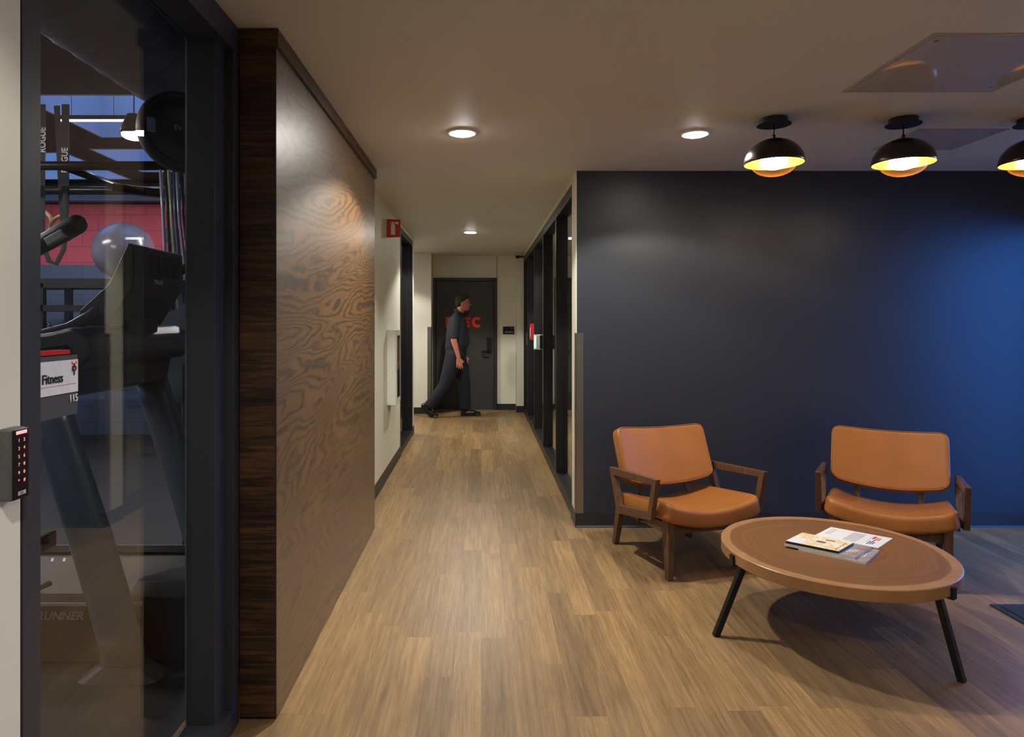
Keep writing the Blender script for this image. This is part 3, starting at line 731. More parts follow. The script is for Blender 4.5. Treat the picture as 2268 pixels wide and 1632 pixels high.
# ================================================================== PERSON
SKIN = plain('skin', (196, 122, 96), .5, 0, 90, .05)
CLOTH = plain('navy_polo_cloth', (26, 28, 40), .8, 0, 120, .12, .001)
TROU = plain('navy_trouser_cloth', (22, 25, 38), .85, 0, 90, .12, .001)
SHOE = plain('black_shoe_leather', (16, 16, 18), .4)
HAIR = plain('dark_brown_hair', (46, 34, 26), .7, 0, 160, .3, .002)
def build_person():
    man = thing('person', 'person in navy polo shirt and trousers walking right past the charcoal door', 'person', (-.35, 10.02, 0))
    YC = 10.02
    def V(x, y, z): return (x, YC+y, z)
    # one body: head, neck, trunk, arms with hands, legs
    b = MB()
    b.sphere(V(-.283, 0, 1.735), (.096, .076, .108))                       # skull
    b.sphere(V(-.262, 0, 1.690), (.082, .066, .098))                       # face
    b.sphere(V(-.222, 0, 1.632), (.040, .042, .036))                       # jaw and chin
    b.sphere(V(-.245, 0, 1.650), (.060, .056, .048))
    b.capsule(V(-.182, 0, 1.715), V(-.168, 0, 1.688), .010, .014, 10)      # nose
    b.capsule(V(-.188, -.022, 1.735), V(-.188, .022, 1.735), .012, .012, 10)  # brow
    b.capsule(V(-.190, -.014, 1.655), V(-.190, .014, 1.655), .012, .012, 10)  # lips
    b.capsule(V(-.186, -.012, 1.642), V(-.186, .012, 1.642), .011, .011, 10)
    for s in (-1, 1): b.sphere(V(-.282, s*.078, 1.70), (.018, .010, .032), 12, 8)   # ears
    b.capsule(V(-.345, 0, 1.52), V(-.295, 0, 1.66), .066, .060)            # neck
    b.capsule(V(-.375, 0, 1.42), V(-.385, 0, 1.08), .115, .12)
    b.capsule(V(-.37, -.12, 1.44), V(-.37, .12, 1.44), .065, .065)
    b.capsule(V(-.385, -.06, .98), V(-.385, .06, .98), .115, .115)
    # legs (under the trousers)
    b.capsule(V(-.39, -.09, .94), V(-.54, -.10, .48), .085, .055); b.capsule(V(-.54, -.10, .48), V(-.775, -.10, .17), .052, .038)
    b.capsule(V(-.375, .09, .94), V(-.255, .09, .48), .085, .055); b.capsule(V(-.255, .09, .48), V(-.245, .09, .12), .052, .038)
    # near (right) arm
    S, E_, Wr = V(-.385, -.205, 1.43), V(-.405, -.235, 1.155), V(-.335, -.225, .905)
    b.capsule(S, E_, .056, .046); b.capsule(E_, Wr, .046, .030)
    # far arm swings the other way, mostly behind the trunk
    S2, E2, W2 = V(-.375, .205, 1.43), V(-.36, .24, 1.155), V(-.27, .22, .915)
    b.capsule(S2, E2, .056, .046); b.capsule(E2, W2, .046, .030)
    def hand(w_, d, side):
        w_ = Vector(w_); d = Vector(d).normalized(); fwd = Vector((1, 0, 0)); fwd = (fwd-d*fwd.dot(d)).normalized(); out = d.cross(fwd)
        b.capsule(w_, w_+d*.035, .027, .026, 12)
        for k in range(4):                                                # palm, then finger
            o = fwd*(.030-.020*k)
            p0 = w_+d*.03+o*.8; p1 = w_+d*.092+o*1.15
            b.capsule(p0, p1, .0155, .0125, 10)
            ln = (.068, .078, .073, .056)[k]; dd = (d*1.0+fwd*(.10-.08*k)).normalized(); cl = -out*side
            q1 = p1+dd*ln*.45+cl*.004; q2 = q1+(dd+cl*.35).normalized()*ln*.33; q3 = q2+(dd+cl*.7).normalized()*ln*.22
            b.capsule(p1, q1, .0095, .009, 8); b.capsule(q1, q2, .009, .0082, 8); b.capsule(q2, q3, .0082, .0072, 8)
        t0 = w_+d*.03+fwd*.022; t1 = t0+(d*.6+fwd*.75).normalized()*.04; t2 = t1+(d*.95+fwd*.35).normalized()*.032
        b.capsule(t0, t1, .0135, .0115, 8); b.capsule(t1, t2, .011, .009, 8)
    hand(Wr, (.12, 0, -1), -1); hand(W2, (.25, 0, -1), 1)
    b.build('body', SKIN, man, remesh=.0055)
    # hair: cap over the top and back, short sides
    h = MB()
    h.sphere(V(-.296, 0, 1.768), (.096, .083, .090)); h.sphere(V(-.325, 0, 1.735), (.073, .078, .098))
    h.sphere(V(-.262, 0, 1.812), (.086, .068, .042)); h.capsule(V(-.335, -.055, 1.70), V(-.30, -.074, 1.755), .022, .018); h.capsule(V(-.335, .055, 1.70), V(-.30, .074, 1.755), .022, .018)
    h.build('hair', HAIR, man, remesh=.007)
    m = MB().capsule(V(-.176, -.016, 1.668), V(-.176, .016, 1.668), .0075, .0075, 8); m.build('moustache', HAIR, man, smooth=True)
    for s in (-1, 1): MB().sphere(V(-.190, s*.028, 1.715), (.011, .012, .010), 12, 8).build('eye', plain('eye_white', (120, 112, 108), .2), man, smooth=True)
    # polo shirt
    p = MB()
    p.capsule(V(-.365, -.035, 1.40), V(-.385, -.03, 1.06), .148, .162, 24); p.capsule(V(-.365, .035, 1.40), V(-.385, .03, 1.06), .148, .162, 24)
    p.sphere(V(-.345, 0, 1.14), (.165, .15, .16)); p.capsule(V(-.375, -.17, 1.455), V(-.375, .17, 1.455), .072, .072, 20)
    p.capsule(V(-.37, -.09, 1.49), V(-.37, .09, 1.49), .07, .07, 20); p.capsule(V(-.36, 0, 1.50), V(-.335, 0, 1.555), .085, .074, 20)
    p.capsule(V(-.395, 0, 1.08), V(-.395, 0, .99), .155, .150, 24)
    for s, A, Bp in ((-1, S, E_), (1, S2, E2)):
        A = Vector(A); Bp = Vector(Bp); d = (Bp-A)
        p.capsule(A, A+d*.3, .072, .074, 18); p.tube([A, A+d*.3, A+d*.88], [.070, .078, .072], 18)
    p.build('polo_shirt', CLOTH, man, remesh=.009)
    c = MB().tube([V(-.372, 0, 1.556), V(-.332, 0, 1.592)], [.083, .074], 20); c.build('collar', CLOTH, man, smooth=True, bevel=.004)
    # trousers
    q = MB()
    q.capsule(V(-.39, -.05, 1.0), V(-.39, .05, 1.0), .140, .140, 24); q.capsule(V(-.39, -.07, .93), V(-.39, .07, .93), .138, .138, 24)
    q.tube([V(-.395, -.085, .95), V(-.46, -.095, .72), V(-.545, -.10, .48), V(-.66, -.10, .32), V(-.785, -.10, .165)], [.142, .124, .098, .088, .082], 20)
    q.tube([V(-.375, .085, .95), V(-.325, .09, .72), V(-.262, .09, .48), V(-.25, .09, .28), V(-.248, .09, .105)], [.142, .122, .096, .088, .084], 20)
    q.capsule(V(-.50, -.135, .62), V(-.45, -.14, .74), .07, .07, 14)
    q.build('trousers', TROU, man, remesh=.010)
    # shoes
    f = MB()
    f.capsule(V(-.275, .09, .045), V(-.12, .09, .042), .044, .048, 16); f.capsule(V(-.12, .09, .038), V(-.045, .10, .034), .044, .034, 16); f.capsule(V(-.26, .09, .06), V(-.245, .09, .11), .045, .05, 14)
    f.box(-.318, -.005, YC+.052, YC+.134, 0, .022)
    f.build('shoe', SHOE, man, remesh=.007)
    f = MB(); Hh = Vector(V(-.86, -.10, .175)); T = Vector(V(-.735, -.10, .045)); T2 = Vector(V(-.675, -.10, .032))
    f.capsule(Hh, T, .044, .046, 16); f.capsule(T, T2, .042, .032, 16); f.capsule(Vector(V(-.825, -.1, .19)), Vector(V(-.775, -.1, .21)), .046, .05, 14)
    f.bar(Hh+Vector((-.045, 0, -.015)), T+Vector((-.02, 0, -.03)), .082, .02, (0, 0, 1)); f.bar(T+Vector((-.03, 0, -.033)), T2+Vector((.02, 0, -.022)), .085, .02)
    f.build('shoe', SHOE, man, remesh=.007)
build_person()
# ================================================================== GYM (seen through the glass on the left)
GZ = 3.2; GX0 = -6.6; GX1 = XL-.13; GY0 = -.2; GY1 = 8.43
struct('floor_gym', MB().box(GX0, GX1-.075, GY0, GY1, -.12, 0.002), GYMFLOOR)
struct('wall_gym_back', MB().box(GX0, GX1-.001, GY1, GY1+.13, 0, 4.0), CMU)
struct('wall_gym_side', MB().box(GX1-.07, GX1-.001, 2.40, 8.4, 0, 2.5).box(GX1-.07, GX1-.001, GY0, 8.4, 2.502, 4.0).box(GX1-.07, GX1-.001, GY0, 1.26, 0, 2.502), GYMWALL)
struct('wall_gym_front', MB().box(GX0, GX1, GY0-.12, GY0, 0, 4.0), GYMWALL)
struct('wall_gym_left', MB().box(GX0-.12, GX0, GY0, GY1, 0, .8).box(GX0-.12, GX0, GY0, GY1, 3.0, 4.0).box(GX0-.12, GX0, GY0, 1.5, .8, 3).box(GX0-.12, GX0, 7.8, GY1, .8, 3), GYMWALL)
e = sempty('window_5', (GX0, 4.6, .8)); m = MB().box(GX0-.1, GX0, 1.5, 7.8, .8, .86).box(GX0-.1, GX0, 1.5, 7.8, 2.94, 3.0)
for k in range(5): m.box(GX0-.1, GX0, 1.5+k*1.5575, 1.57+k*1.5575, .86, 2.94)
m.build('window_frame', BLACKF, e); MB().box(GX0-.06, GX0-.05, 1.5, 7.8, .86, 2.94).build('window_pane', glass('gym_tinted_glazing', (.8, .42, .29)), e)
# ceiling deck with three skylight wells
holes = [(-3.63, -1.3, 5.13, 6.33), (-6.1, -4.33, 6.9, 8.2), (-4.0, -2.3, 6.75, 7.8)]
xs = sorted({GX0, GX1}|{h[0] for h in holes}|{h[1] for h in holes}); ys = sorted({GY0, GY1}|{h[2] for h in holes}|{h[3] for h in holes})
m = MB()
for a, b in zip(xs[:-1], xs[1:]):
    for c_, d_ in zip(ys[:-1], ys[1:]):
        cx, cy = (a+b)/2, (c_+d_)/2
        if not any(h[0] < cx < h[1] and h[2] < cy < h[3] for h in holes): m.box(a, b, c_, d_, GZ, GZ+.1)
struct('ceiling_gym', m, GYMDARK)
struct('ceiling_gym_upper', MB().box(GX0-.1, GX1-.07, GY0-.1, 5.0, GZ+.1, GZ+.8), GYMDARK)
SKYG = glass('skylight_diffuser', (1.0, .68, .55), .04)
for k, (a, b, c_, d_) in enumerate(holes):
    e = sempty('window_%d' % (6+k), ((a+b)/2, (c_+d_)/2, GZ)); t_ = .02; zt = GZ+.62
    MB().box(a, a+t_, c_, d_, GZ-.004, zt).box(b-t_, b, c_, d_, GZ-.004, zt).box(a+t_, b-t_, c_, c_+t_, GZ-.004, zt).box(a+t_, b-t_, d_-t_, d_, GZ-.004, zt).build('shaft', SHAFT, e)
    MB().box(a+t_, b-t_, c_+t_, d_-t_, zt-.02, zt).build('pane', SKYG, e)
    portal(((a+b)/2, (c_+d_)/2, zt+.02), (0, 0, 0), b-a, d_-c_)
portal((GX0-.13, 4.6, 1.9), (0, -PI/2, 0), 2.1, 6.2)
o = MB().box(GX0, GX1-.07, 8.23, 8.37, 2.94, 2.952).box(GX0, GX1-.07, 8.292, 8.308, 2.952, 3.108).box(GX0, GX1-.07, 8.23, 8.37, 3.108, 3.12).build('steel_beam', m_paint('steel_beam_paint', (78, 82, 94), .5))
tag(o, 'grey-blue steel beam along the top of the red block wall in the gym', 'beam')
# duct
DM = m_paint('black_duct_metal', (96, 104, 118), .35, .0002, .6); dx, dz, dr = -1.62, 2.845, .285
o = thing('spiral_duct', 'large round black spiral duct running under the gym ceiling', 'duct', (dx, 4, dz))
MB().tube([(dx, GY0, dz), (dx, 8.42, dz)], dr, 48).build('pipe', DM, o, smooth=True)
y = .6; m = MB()
while y < 8.2:
    m.tube([(dx+dr*math.sin(a)*1.0, y+.16*a/(2*PI), dz+dr*math.cos(a)) for a in [2*PI*i/40 for i in range(41)]], .005, 4, caps=False); y += .16
m.build('spiral_seam', DM, o)
for yy in (1.5, 3.6, 5.7, 7.8): MB().tube([(dx, yy, dz+dr-.005), (dx, yy, GZ+.02)], .006, 6).build('hanger', BLK, o)
# lamps
o = thing('linear_light', 'long thin bright linear light hanging below the gym skylight', 'hanging light', (-3.2, 5.5, 3.1))
MB().box(-3.50, -2.93, 5.485, 5.515, 3.115, 3.15).build('housing', BLK, o)
MB().box(-3.49, -2.94, 5.487, 5.513, 3.105, 3.115).build('diffuser', emit('gym_strip', (1, .94, .82), 9), o)
for x in (-3.4, -3.05): MB().tube([(x, 5.5, 3.15), (x, 5.5, GZ+.6)], .002, 5).build('cable', BLK, o)
o = thing('high_bay_lamp', 'bright bell-shaped lamp hanging in front of the gym skylight', 'hanging light', (-2.62, 5.0, 2.8))
MB().lathe([(.02, .16), (.05, .15), (.085, .06), (.10, 0), (.095, 0), (.08, .06), (.045, .14), (.0001, .14)], (-2.62, 5.0, 2.85), 32).build('shade', BLK, o, smooth=True)
MB().sphere((-2.62, 5.0, 2.85), (.085, .085, .04)).build('bulb', emit('high_bay_glow', (1, .88, .66), L_GYM), o, smooth=True)
MB().tube([(-2.62, 5.0, 3.0), (-2.62, 5.0, GZ+.05)], .004, 6).build('cable', BLK, o)
for k, (x, y) in enumerate(((-4.4, 1.6), (-4.6, 3.4), (-5.2, 6.0), (-2.4, 7.6))):  # fill lights out of view, added to brighten the gym
    o = thing('gym_fill_light', ('added unseen gym fill light nearest the lobby glass', 'added unseen gym fill light along the left side', 'added unseen gym fill light in the far left corner', 'added unseen gym fill light by the block wall at right')[k], 'ceiling light', (x, y, GZ), group='added gym fill lights')
    MB().box(x-.6, x+.6, y-.08, y+.08, GZ-.05, GZ-.002).build('housing', BLK, o)
    MB().box(x-.58, x+.58, y-.065, y+.065, GZ-.056, GZ-.05).build('diffuser', emit('gym_fill_glow', (1, .96, .9), 125), o)
# round wall loudspeaker on a bracket
SPK = plain('speaker_plastic', (36, 38, 44), .42, 0, 60, .05)
o = thing('loudspeaker', 'round black loudspeaker on an arm, high behind the glass', 'speaker', (-1.345, 2.95, 2.29))
rot = Matrix.Rotation(math.radians(38), 4, 'Z') @ Matrix.Rotation(math.radians(82), 4, 'X'); c0 = Vector((-1.33, 2.95, 2.29))
def dish(prof, seg=56):
    mb = MB().lathe(prof, (0, 0, 0), seg); mb.v = [tuple(rot @ Vector(v)+c0) for v in mb.v]; return mb
dish([(.0001, .03), (.06, .032), (.062, .036), (.12, .026), (.150, .016)]).build('grille', SPK, o, smooth=True)
dish([(.150, .016), (.160, .028), (.176, .022), (.185, .0), (.183, -.03), (.15, -.06), (.08, -.085), (.0001, -.09)]).build('housing', SPK, o, smooth=True)
R3 = rot.to_3x3()
text('logo', 'EV', .032, plain('logo_grey', (170, 176, 186), .4), c0+R3 @ Vector((-.045, -.012, .038)), R3 @ Vector((1, 0, 0)), R3 @ Vector((0, 1, 0)), o)
hm = MB().box(-.15, -.115, -.035, .03, .022, .031); hm.v = [tuple(rot @ Vector(v)+c0) for v in hm.v]; hm.build('slot_light_patch', plain('painted_slot_light', (120, 140, 170), .5), o, bevel=.004)  # solid pale block, coloured like the light seen through the handle cutout
MB().tube([c0+R3 @ Vector((0, 0, -.085)), (-1.2, 3.06, 2.26), (-1.075, 3.08, 2.24)], .018, 10).box(-1.085, -1.073, 3.03, 3.13, 2.16, 2.32).build('bracket', BLK, o)
# pull-up rig
RIGM = plain('rig_powder_coat', (44, 40, 38), .32, .5, 120, .1)
o = thing('pull_up_rig', 'black steel pull-up rig with round bars spanning the gym', 'gym rig', (-3.2, 4.8, 0))
m_ = lambda n, mb, **k: mb.build(n, RIGM, o, **k)
m_('pull_up_bar', MB().tube([(-4.9, 4.4, 2.477), (-1.2, 4.4, 2.477)], .030, 16), smooth=True)
m_('pull_up_bar', MB().tube([(-4.9, 5.2, 2.47), (-1.2, 5.2, 2.47)], .033, 16), smooth=True)
for x in (-2.78, -3.9, -1.55): m_('cross_bar', MB().tube([(x, 4.40, 2.477), (x, 5.2, 2.47)], .028, 12), smooth=True)
m_('cross_bar', MB().bar((-2.75, 4.95, 2.44), (-1.9, 5.25, 2.38), .07, .06), bevel=.003)
for x in (-4.85, -1.2):
    for y in (4.4, 5.2): m_('post', MB().box(x-.03, x+.03, y-.03, y+.03, 0, 2.51), bevel=.003)
# straps, rings, bands
STR = plain('black_webbing', (24, 24, 27), .7, 0, 200, .2)
def strap(p0, p1, w_, label, word, tx, y=4.36):
    o = thing('suspension_strap', label, 'strap', (p1[0], y, p1[2]), group='printed webbing straps on the rig')
    MB().bar(p0, p1, w_, .004, (0, 1, 0)).build('webbing', STR, o)
    if word: text('brand_lettering', word, .062, WHITE, tx, (0, 0, 1), (-1, 0, 0), o, fit=.172, bold=.0012)
    return o
a = W(99, 232, 4.6); b = W(97, 560, 4.6)
strap((-3.05, 4.6, 2.95), (-3.055, 4.6, 2.02), .052, 'black webbing strap with white lettering, cut by the left frame', 'ROGUE', (-3.02, 4.593, 2.613), 4.6)
strap((-2.965, 4.63, 2.95), (-2.915, 4.63, 2.02), .040, 'narrow plain black webbing strap between the two printed ones', '', None, 4.6)
strap((-2.885, 4.6, 2.95), (-2.888, 4.6, 2.02), .052, 'black webbing strap with white lettering, the one hanging further from the left frame', 'ROGUE', (-2.866, 4.593, 2.473), 4.6)
MB_ = MB().tube([(-2.87, 4.57, 2.36), (-2.86, 4.57, 2.1), (-2.88, 4.57, 1.94), (-2.93, 4.57, 1.84), (-2.98, 4.57, 1.86), (-3.02, 4.57, 1.97), (-3.03, 4.57, 2.15)], .02, 6, flat=(.2, 1), up=(0, 1, 0))
tag(MB_.build('webbing_loop', STR), 'black webbing loop hanging open beside the wooden rings', 'strap')
RW = m_wood('pale_ring_wood', (170, 140, 92), (214, 188, 140), .4)
for px, py, lb in ((139.5, 505.5, 'pale wooden gymnastic ring, fully visible behind the black handle'), (88, 494, 'pale wooden gymnastic ring half hidden by the left window frame')):
    c = W(px, py, 4.9 if px > 100 else 5.05); o = thing('gymnastic_ring', lb, 'gymnastic ring', c, group='wooden gymnastic rings')
    MB().ring(c, .092, .014, 'y').build('ring', RW, o, smooth=True)
    MB().bar(c+Vector((0, 0, .10)), (c.x, c.y, 2.46), .035, .004, (0, 1, 0)).build('webbing', STR, o)
cols = [(190, 198, 214), (52, 56, 68), (176, 180, 150), (70, 84, 120), (150, 160, 180), (40, 42, 50), (120, 140, 170)]
for k in range(7):
    x0 = -2.11+k*.027; mm = plain('band_%d' % k, cols[k], .3, .2)
    pts = [(x0+.0, 4.36+.01*(k % 2), 2.44), (x0+.012+.004*math.sin(k), 4.37, 2.15), (x0+.03+.01*k*.6, 4.37, 1.75), (x0+.05+.012*k, 4.38, 1.30)]
    o = MB().tube(pts, .011, 8, up=(0, 1, 0)).build('resistance_band', mm, smooth=True)
    nm = ['pale grey-blue resistance band hanging leftmost of the bundle behind the treadmill screen', 'dark resistance band second from the left in the hanging bundle', 'yellowish grey resistance band hanging in the bundle', 'navy blue resistance band in the middle of the hanging bundle', 'silvery resistance band right of the navy one in the bundle', 'black resistance band second from the right in the bundle', 'steel-blue resistance band hanging rightmost of the bundle'][k]
    tag(o, nm, 'resistance band', 'resistance bands hanging from the rig')
# storage rack with ball and bells
o = thing('storage_rack', 'black steel storage rack in front of the blue block wall', 'rack', (-4.2, 7.5, 0))
for n_, z_, hh in (('beam', 1.91, .10), ('beam', 1.62, .065), ('shelf', 1.17, .05)): MB().box(-5.4, -3.4, 7.25, 7.29, z_-hh, z_).box(-5.4, -3.4, 7.75, 7.79, z_-hh, z_).build(n_, RIGM, o)
MB().box(-5.4, -3.4, 7.29, 7.75, 1.14, 1.165).box(-5.4, -3.4, 7.29, 7.75, 1.89, 1.91).build('shelf', RIGM, o)
for x in (-4.83, -3.45):
    for y in (7.25, 7.73): MB().box(x-.035, x+.035, y, y+.06, 0, 1.86).build('post', RIGM, o)
tag(MB().box(-3.38, -3.26, 7.1, 7.17, 2.28, 2.44).box(-3.38, -2.8, 7.13, 7.16, 2.33, 2.35).box(-3.36, -3.28, 7.17, 7.25, 0, 2.44).build('rack_upright', RIGM), 'black perforated rack upright with a bar holder behind the treadmill screen', 'rack upright')
c = W(272, 623, 7.5); c.z = 1.912+.325
tag(MB().sphere((c.x, 7.52, c.z), .325, 40, 24).build('exercise_ball', plain('ball_vinyl', (92, 88, 100), .22), smooth=True), 'large glossy grey exercise ball on top of the storage rack', 'exercise ball')
for k, px in enumerate((100, 150, 186)):
    c = W(px, 750, 7.5); o = thing('kettlebell', ('kettlebell on the rack shelf nearest the left frame', 'middle kettlebell on the rack shelf', 'kettlebell on the rack shelf nearest the treadmill')[k], 'kettlebell', (c.x, 7.5, 1.165), group='kettlebells on the storage rack')
    MB().sphere((c.x, 7.5, 1.165+.088), (.09, .09, .088)).build('bell', BLK, o, smooth=True)
    MB().tube([(c.x-.055, 7.5, 1.31), (c.x-.07, 7.5, 1.37), (c.x-.04, 7.5, 1.42), (c.x+.04, 7.5, 1.42), (c.x+.07, 7.5, 1.37), (c.x+.055, 7.5, 1.31)], .017, 8).build('handle', BLK, o, smooth=True)

# treadmill (user faces the glass, +X)
TB_ = plain('treadmill_charcoal', (52, 54, 58), .36, 0, 80, .05); TU = plain('treadmill_upright_grey', (84, 96, 108), .3, .35, 60, .04); TD = plain('treadmill_black', (26, 26, 28), .42, 0, 90, .06); TS = plain('treadmill_silver', (168, 172, 178), .3, .6)
t = thing('treadmill', 'large dark treadmill nearest the glass with curved grey uprights', 'treadmill', (-1.9, 3.14, 0))
b = lambda n, mb, mat, **k: mb.build(n, mat, t, **k)
def curved(Y, k=0):
    pts = [(-1.78, 1.16), (-1.738, 1.02), (-1.668, .795), (-1.588, .552), (-1.523, .328), (-1.476, .16), (-1.452, .05)]
    return MB().tube([(x, Y, z) for x, z in pts], [.085, .085, .086, .088, .088, .088, .09], 28, flat=(1, .55), up=(-1, 0, 0))
for Y in (2.70, 3.56):
    u_ = b('upright', curved(Y), TU, smooth=True)
    cb = MB(); vs = []
    for q in range(28):
        a = 2*PI*q/28; vs.append((-1.455+.098*math.cos(a), Y+.055*math.sin(a), .058))
    for q in range(28):
        a = 2*PI*q/28; s1 = 1/max(abs(math.cos(a)), abs(math.sin(a)))**.75; vs.append((-1.455+.165*math.cos(a)*s1, Y+.075*math.sin(a)*s1, .004))
    cb.add(vs, [(q, (q+1) % 28, 28+(q+1) % 28, 28+q) for q in range(28)]+[tuple(range(28))[::-1], tuple(range(28, 56))]); b('foot_plate', cb, TB_)
# deck
b('side_panel', MB().box(-3.6, -1.42, 2.775, 2.80, .02, .262), TD, bevel=.004)
b('side_panel', MB().box(-3.6, -1.42, 3.46, 3.485, .02, .262), TD, bevel=.004)
for ya, yb in ((2.775, 2.87), (3.39, 3.485)):
    m = MB().box(-3.6, -1.42, ya, yb, .262, .268)
    for k in range(5): m.box(-3.6, -1.5, ya+.012+k*.017, ya+.018+k*.017, .268, .271)
    b('foot_rail', m, TD)
b('rail_trim', MB().box(-3.6, -1.42, 2.770, 2.776, .255, .268), TS); b('rail_trim', MB().box(-3.6, -1.42, 3.484, 3.490, .255, .268), TS)
bel = b('running_belt', MB().box(-3.6, -1.25, 2.87, 3.39, .235, .250), plain('belt_rubber', (78, 74, 72), .7, 0, 200, .12))
for k in range(3):
    x = W(129+26*k, 0, 3.36).x; MB().hexa([(x, 3.30, .250), (x+.012, 3.30, .250), (x-.012, 3.345, .250), (x-.024, 3.345, .250), (x, 3.30, .2508), (x+.012, 3.30, .2508), (x-.012, 3.345, .2508), (x-.024, 3.345, .2508)]).build('belt_mark', WHITE, bel)
# motor hood, curved front edge towards the belt
hp = [(-1.25, 2.79), (-1.25, 3.47), (-1.50, 3.47)]+[(-1.50+.19*math.sin(PI*k/10), 3.44-.60*k/10) for k in range(11)]+[(-1.50, 2.79)]
m = MB(); n = len(hp); cx_, cy_ = -1.35, 3.13
m.add([(x, y, .02) for x, y in hp]+[(x, y, .285) for x, y in hp]+[(cx_+(x-cx_)*.86, cy_+(y-cy_)*.86, .335) for x, y in hp],
      [tuple(range(n))]+[(i, (i+1) % n, n+(i+1) % n, n+i) for i in range(n)]+[(n+i, n+(i+1) % n, 2*n+(i+1) % n, 2*n+i) for i in range(n)]+[tuple(range(2*n, 3*n))])
b('motor_hood', m, TD, bevel=.006)
text('model_lettering', 'RUNNER', .047, TS, (-1.862, 2.773, .198), (1, 0, 0), (0, 0, 1), t, fit=.195, bold=.001, shear=.25)
# console body
prof = [(-2.12, 1.335), (-2.02, 1.385), (-1.86, 1.385), (-1.74, 1.40), (-1.64, 1.425), (-1.575, 1.375), (-1.565, 1.30), (-1.62, 1.255), (-1.68, 1.25), (-1.70, 1.13), (-1.86, 1.105), (-1.97, 1.13), (-2.06, 1.24)]
b('console_body', MB().prism(prof, 'y', 2.66, 3.60), TB_, bevel=.02, seg=3)
c = W(151, 748, 2.86); c.z = 1.39
cup = b('cup_holder', MB().ring((-1.90, 2.80, 1.388), .058, .008, 'z'), TS, smooth=True); MB().lathe([(.0001, 0), (.054, 0)], (-1.90, 2.80, 1.3885), 24).build('cup_well', plain('cup_black', (10, 10, 11), .5), cup)
# sweep from the tray up to the screen
b('console_wing', MB().tube([(-2.02, 2.74, 1.37), (-1.86, 2.76, 1.38), (-1.74, 2.80, 1.415), (-1.68, 2.86, 1.47), (-1.64, 2.90, 1.54)], [.012, .024, .026, .026, .02], 12, flat=(1, 1)), TB_, smooth=True)
b('neck', MB().hexa([(-1.72, 3.0, 1.38), (-1.60, 3.0, 1.38), (-1.60, 3.28, 1.38), (-1.72, 3.28, 1.38), (-1.68, 3.0, 1.63), (-1.56, 3.0, 1.63), (-1.56, 3.24, 1.63), (-1.68, 3.24, 1.63)]), TD, bevel=.01)
sc_ = b('screen_housing', MB().prism([(-1.50, 1.776), (-1.525, 1.785), (-1.61, 1.606), (-1.735, 1.492), (-1.735, 1.458), (-1.70, 1.425), (-1.61, 1.425), (-1.50, 1.60)], 'y', 2.86, 3.33), TD, bevel=.006)
v_ = MB()
for i in range(9):
    for j in range(4): v_.box(-1.5005, -1.4965, 3.00+j*.075, 3.065+j*.075, 1.655+i*.011, 1.660+i*.011)
v_.build('vent_slots', plain('vent_black', (8, 8, 9), .6), sc_)
text('brand_lettering', 'TRUE', .03, WHITE, (-1.498, 3.03, 1.615), (0, 1, 0), (0, 0, 1), sc_, fit=.085)
b('side_grip', MB().tube([(-1.72, 3.4, 1.50), (-1.70, 3.42, 1.56), (-1.64, 3.42, 1.60), (-1.58, 3.40, 1.61)], .018, 10), TD, smooth=True)
for Y in (2.66, 3.60): b('handrail', MB().tube([(-1.66, Y, 1.33), (-1.9, Y, 1.30), (-2.4, Y, 1.22), (-2.7, Y, 1.05), (-2.75, Y, .9)], .022, 10), TD, smooth=True)
# rails seen right of the screen
o = thing('exercise_bike', 'dark exercise bike with upright handlebars behind the nearest treadmill screen', 'exercise bike', (-1.75, 5.3, 0))
MB().tube([W(348, 640, 3.95), W(385, 612, 3.95), W(440, 572, 3.95)], .026, 10).tube([W(372, 627, 3.98), W(412, 628, 3.98), W(424, 640, 3.98), W(440, 700, 3.98)], .022, 10).build('handlebar', TD, o, smooth=True)
MB().prism([(-2.05, 1.38), (-1.72, 1.56), (-1.45, 1.56), (-1.45, 1.0), (-1.9, .95)], 'y', 3.9, 3.96).build('shroud', TU, o)
MB().box(-1.75, -1.6, 3.88, 3.98, 0, 1.2).build('post', TD, o)
# arm trainer at the left, cut by the frame
o = thing('elliptical_trainer', 'black machine arm and foot pedal reaching in from behind the left frame', 'exercise machine', (-2.3, 2.35, 0))
p0, p1 = W(60, 560, 2.3), W(170, 497, 2.3)
MB().tube([(-2.3, 2.3, 0), (-2.3, 2.3, 1.0), (-1.9, 2.3, 1.60), p0], [.04, .04, .035, .032], 14).build('post', TD, o, smooth=True)
h_ = MB().capsule(p0, p1, .030, .034, 18).build('handle_arm', TD, o, smooth=True)
d_ = (p1-p0).normalized(); MB().bar(p0+d_*.085+Vector((.012, -.026, -.010)), p0+d_*.155+Vector((.012, -.026, -.010)), .02, .03).build('grip_plate', TS, h_, bevel=.004)
MB().box(-1.72, -1.60, 2.42, 2.5, .60, .66).tube([(-1.66, 2.46, .63), (-2.3, 2.35, .66)], .02, 8).build('pedal', TD, o, bevel=.006)
MB().tube([(-1.68, 2.46, .60), (-1.68, 2.46, .47), (-1.64, 2.46, .455), (-1.60, 2.46, .475)], .010, 8).build('hook', TD, o, smooth=True)
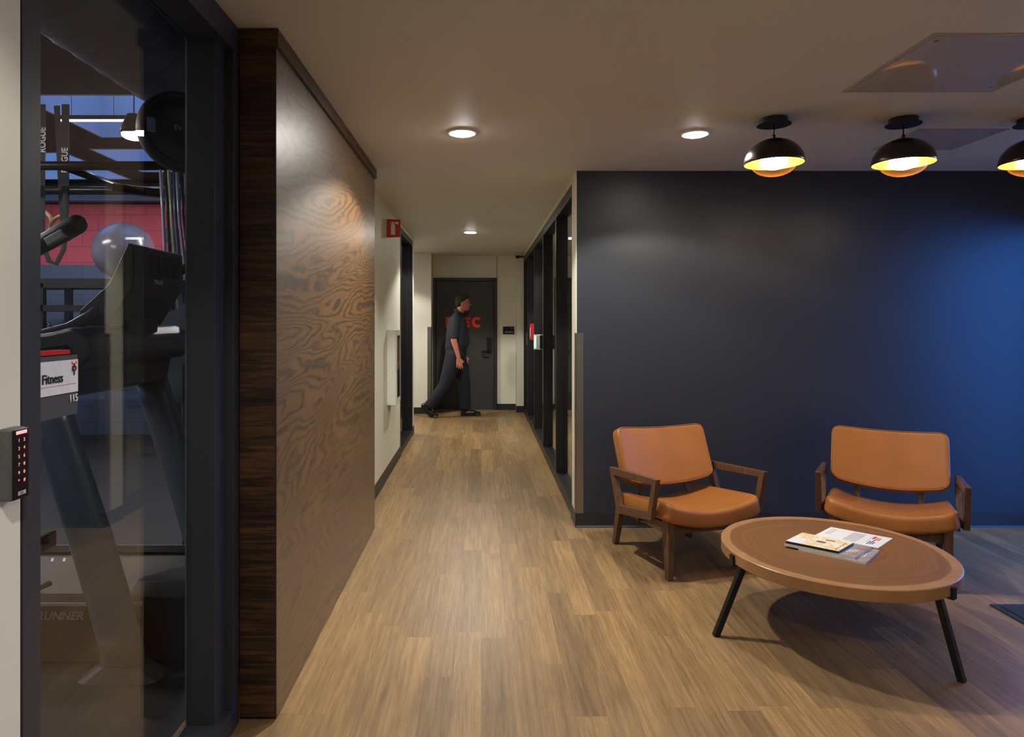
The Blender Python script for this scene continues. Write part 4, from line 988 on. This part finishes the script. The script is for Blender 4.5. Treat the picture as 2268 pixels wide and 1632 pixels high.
# ---- sign on the glass, reader on the near wall
SX = -.979; yn, yf = 1.40, 1.597
o = thing('room_sign', 'room sign reading Fitness 115 fixed to the gym glass', 'sign', (SX, 1.45, 1.22))
zt = CH-(785-Y0)/F*yf; zb = CH-(915-Y0)/F*yf
MB().box(SX, SX+.006, yn, yf, zb, zt).build('plate', plain('sign_charcoal', (66, 66, 68), .5), o)
zw1 = zt-.011; zw0 = zt-.088
MB().box(SX+.006, SX+.008, yn, yf-.001, zw0, zw1).build('white_insert', plain('sign_white', (222, 222, 226), .45), o)
INK = plain('black_ink', (14, 14, 16), .5)
text('lettering', 'Fitness', .030, INK, (SX+.0082, 1.463, zt-.060), (0, 1, 0), (0, 0, 1), o, fit=.072, bold=.0003)
text('lettering', '115', .026, WHITE, (SX+.0065, 1.563, zb+.030), (0, 1, 0), (0, 0, 1), o, fit=.028)
MB().box(SX+.008, SX+.0084, yn, yf-.008, zt-.0685, zt-.0675).build('red_rule', plain('rule_red', (186, 60, 66), .5), o)
em = MB(); ey, ez = yf-.017, zt-.032
em.ring((SX+.0085, ey, ez), .0065, .0022, 'x', 16, 4); em.box(SX+.008, SX+.0092, ey-.002, ey+.002, ez-.016, ez+.012); em.build('crest', plain('crest_navy', (30, 34, 62), .5), o)
em = MB().prism([(ey-.010, ez+.009), (ey-.004, ez+.011), (ey-.008, ez+.018)], 'x', SX+.008, SX+.0092).prism([(ey+.010, ez+.009), (ey+.004, ez+.011), (ey+.008, ez+.018)], 'x', SX+.008, SX+.0092).box(SX+.008, SX+.0096, ey-.003, ey+.003, ez-.003, ez+.003); em.build('crest_mark', RED, o)
MB().box(SX-.04, SX-.008, yn, yf-.006, zt+.002, zt+.012).build('back_frame', plain('red_plastic', (214, 30, 26), .35), o)
o = thing('keypad_reader', 'black keypad card reader with red digits on the cream wall at left', 'card reader', (XL, 1.215, 1.12))
MB().box(XL, XL+.026, 1.194, 1.238, 1.120, 1.252).build('body', plain('reader_grey', (92, 92, 94), .4, .2), o, bevel=.006, seg=3)
fc = MB().box(XL+.026, XL+.0295, 1.196, 1.236, 1.122, 1.250).build('face', plain('reader_gloss_black', (16, 16, 18), .22), o, bevel=.002)
MB().box(XL+.0292, XL+.030, 1.202, 1.230, 1.2405, 1.2465).build('status_light', emit('reader_red', (1, .12, .12), 1.2), fc)
rg = emit('digit_red', (1, .05, .08), .55)
for r_, row in enumerate((('1', '2'), ('3', '4'), ('5', '6'), ('7', '8'), ('9', '0'), ('*', '#'))):
    for c_, ch_ in enumerate(row): text('key_digit', ch_, .009, rg, (XL+.0296, 1.207+.014*c_, 1.2265-.0148*r_), (0, 1, 0), (0, 0, 1), fc, extrude=.0002)
MB().box(XL+.0295, XL+.0300, 1.207, 1.227, 1.129, 1.136).build('logo_plate', plain('logo_silver', (190, 190, 194), .4), fc)
text('logo', 'HID', .0062, INK, (XL+.0301, 1.2105, 1.1303), (0, 1, 0), (0, 0, 1), fc, extrude=.0001)
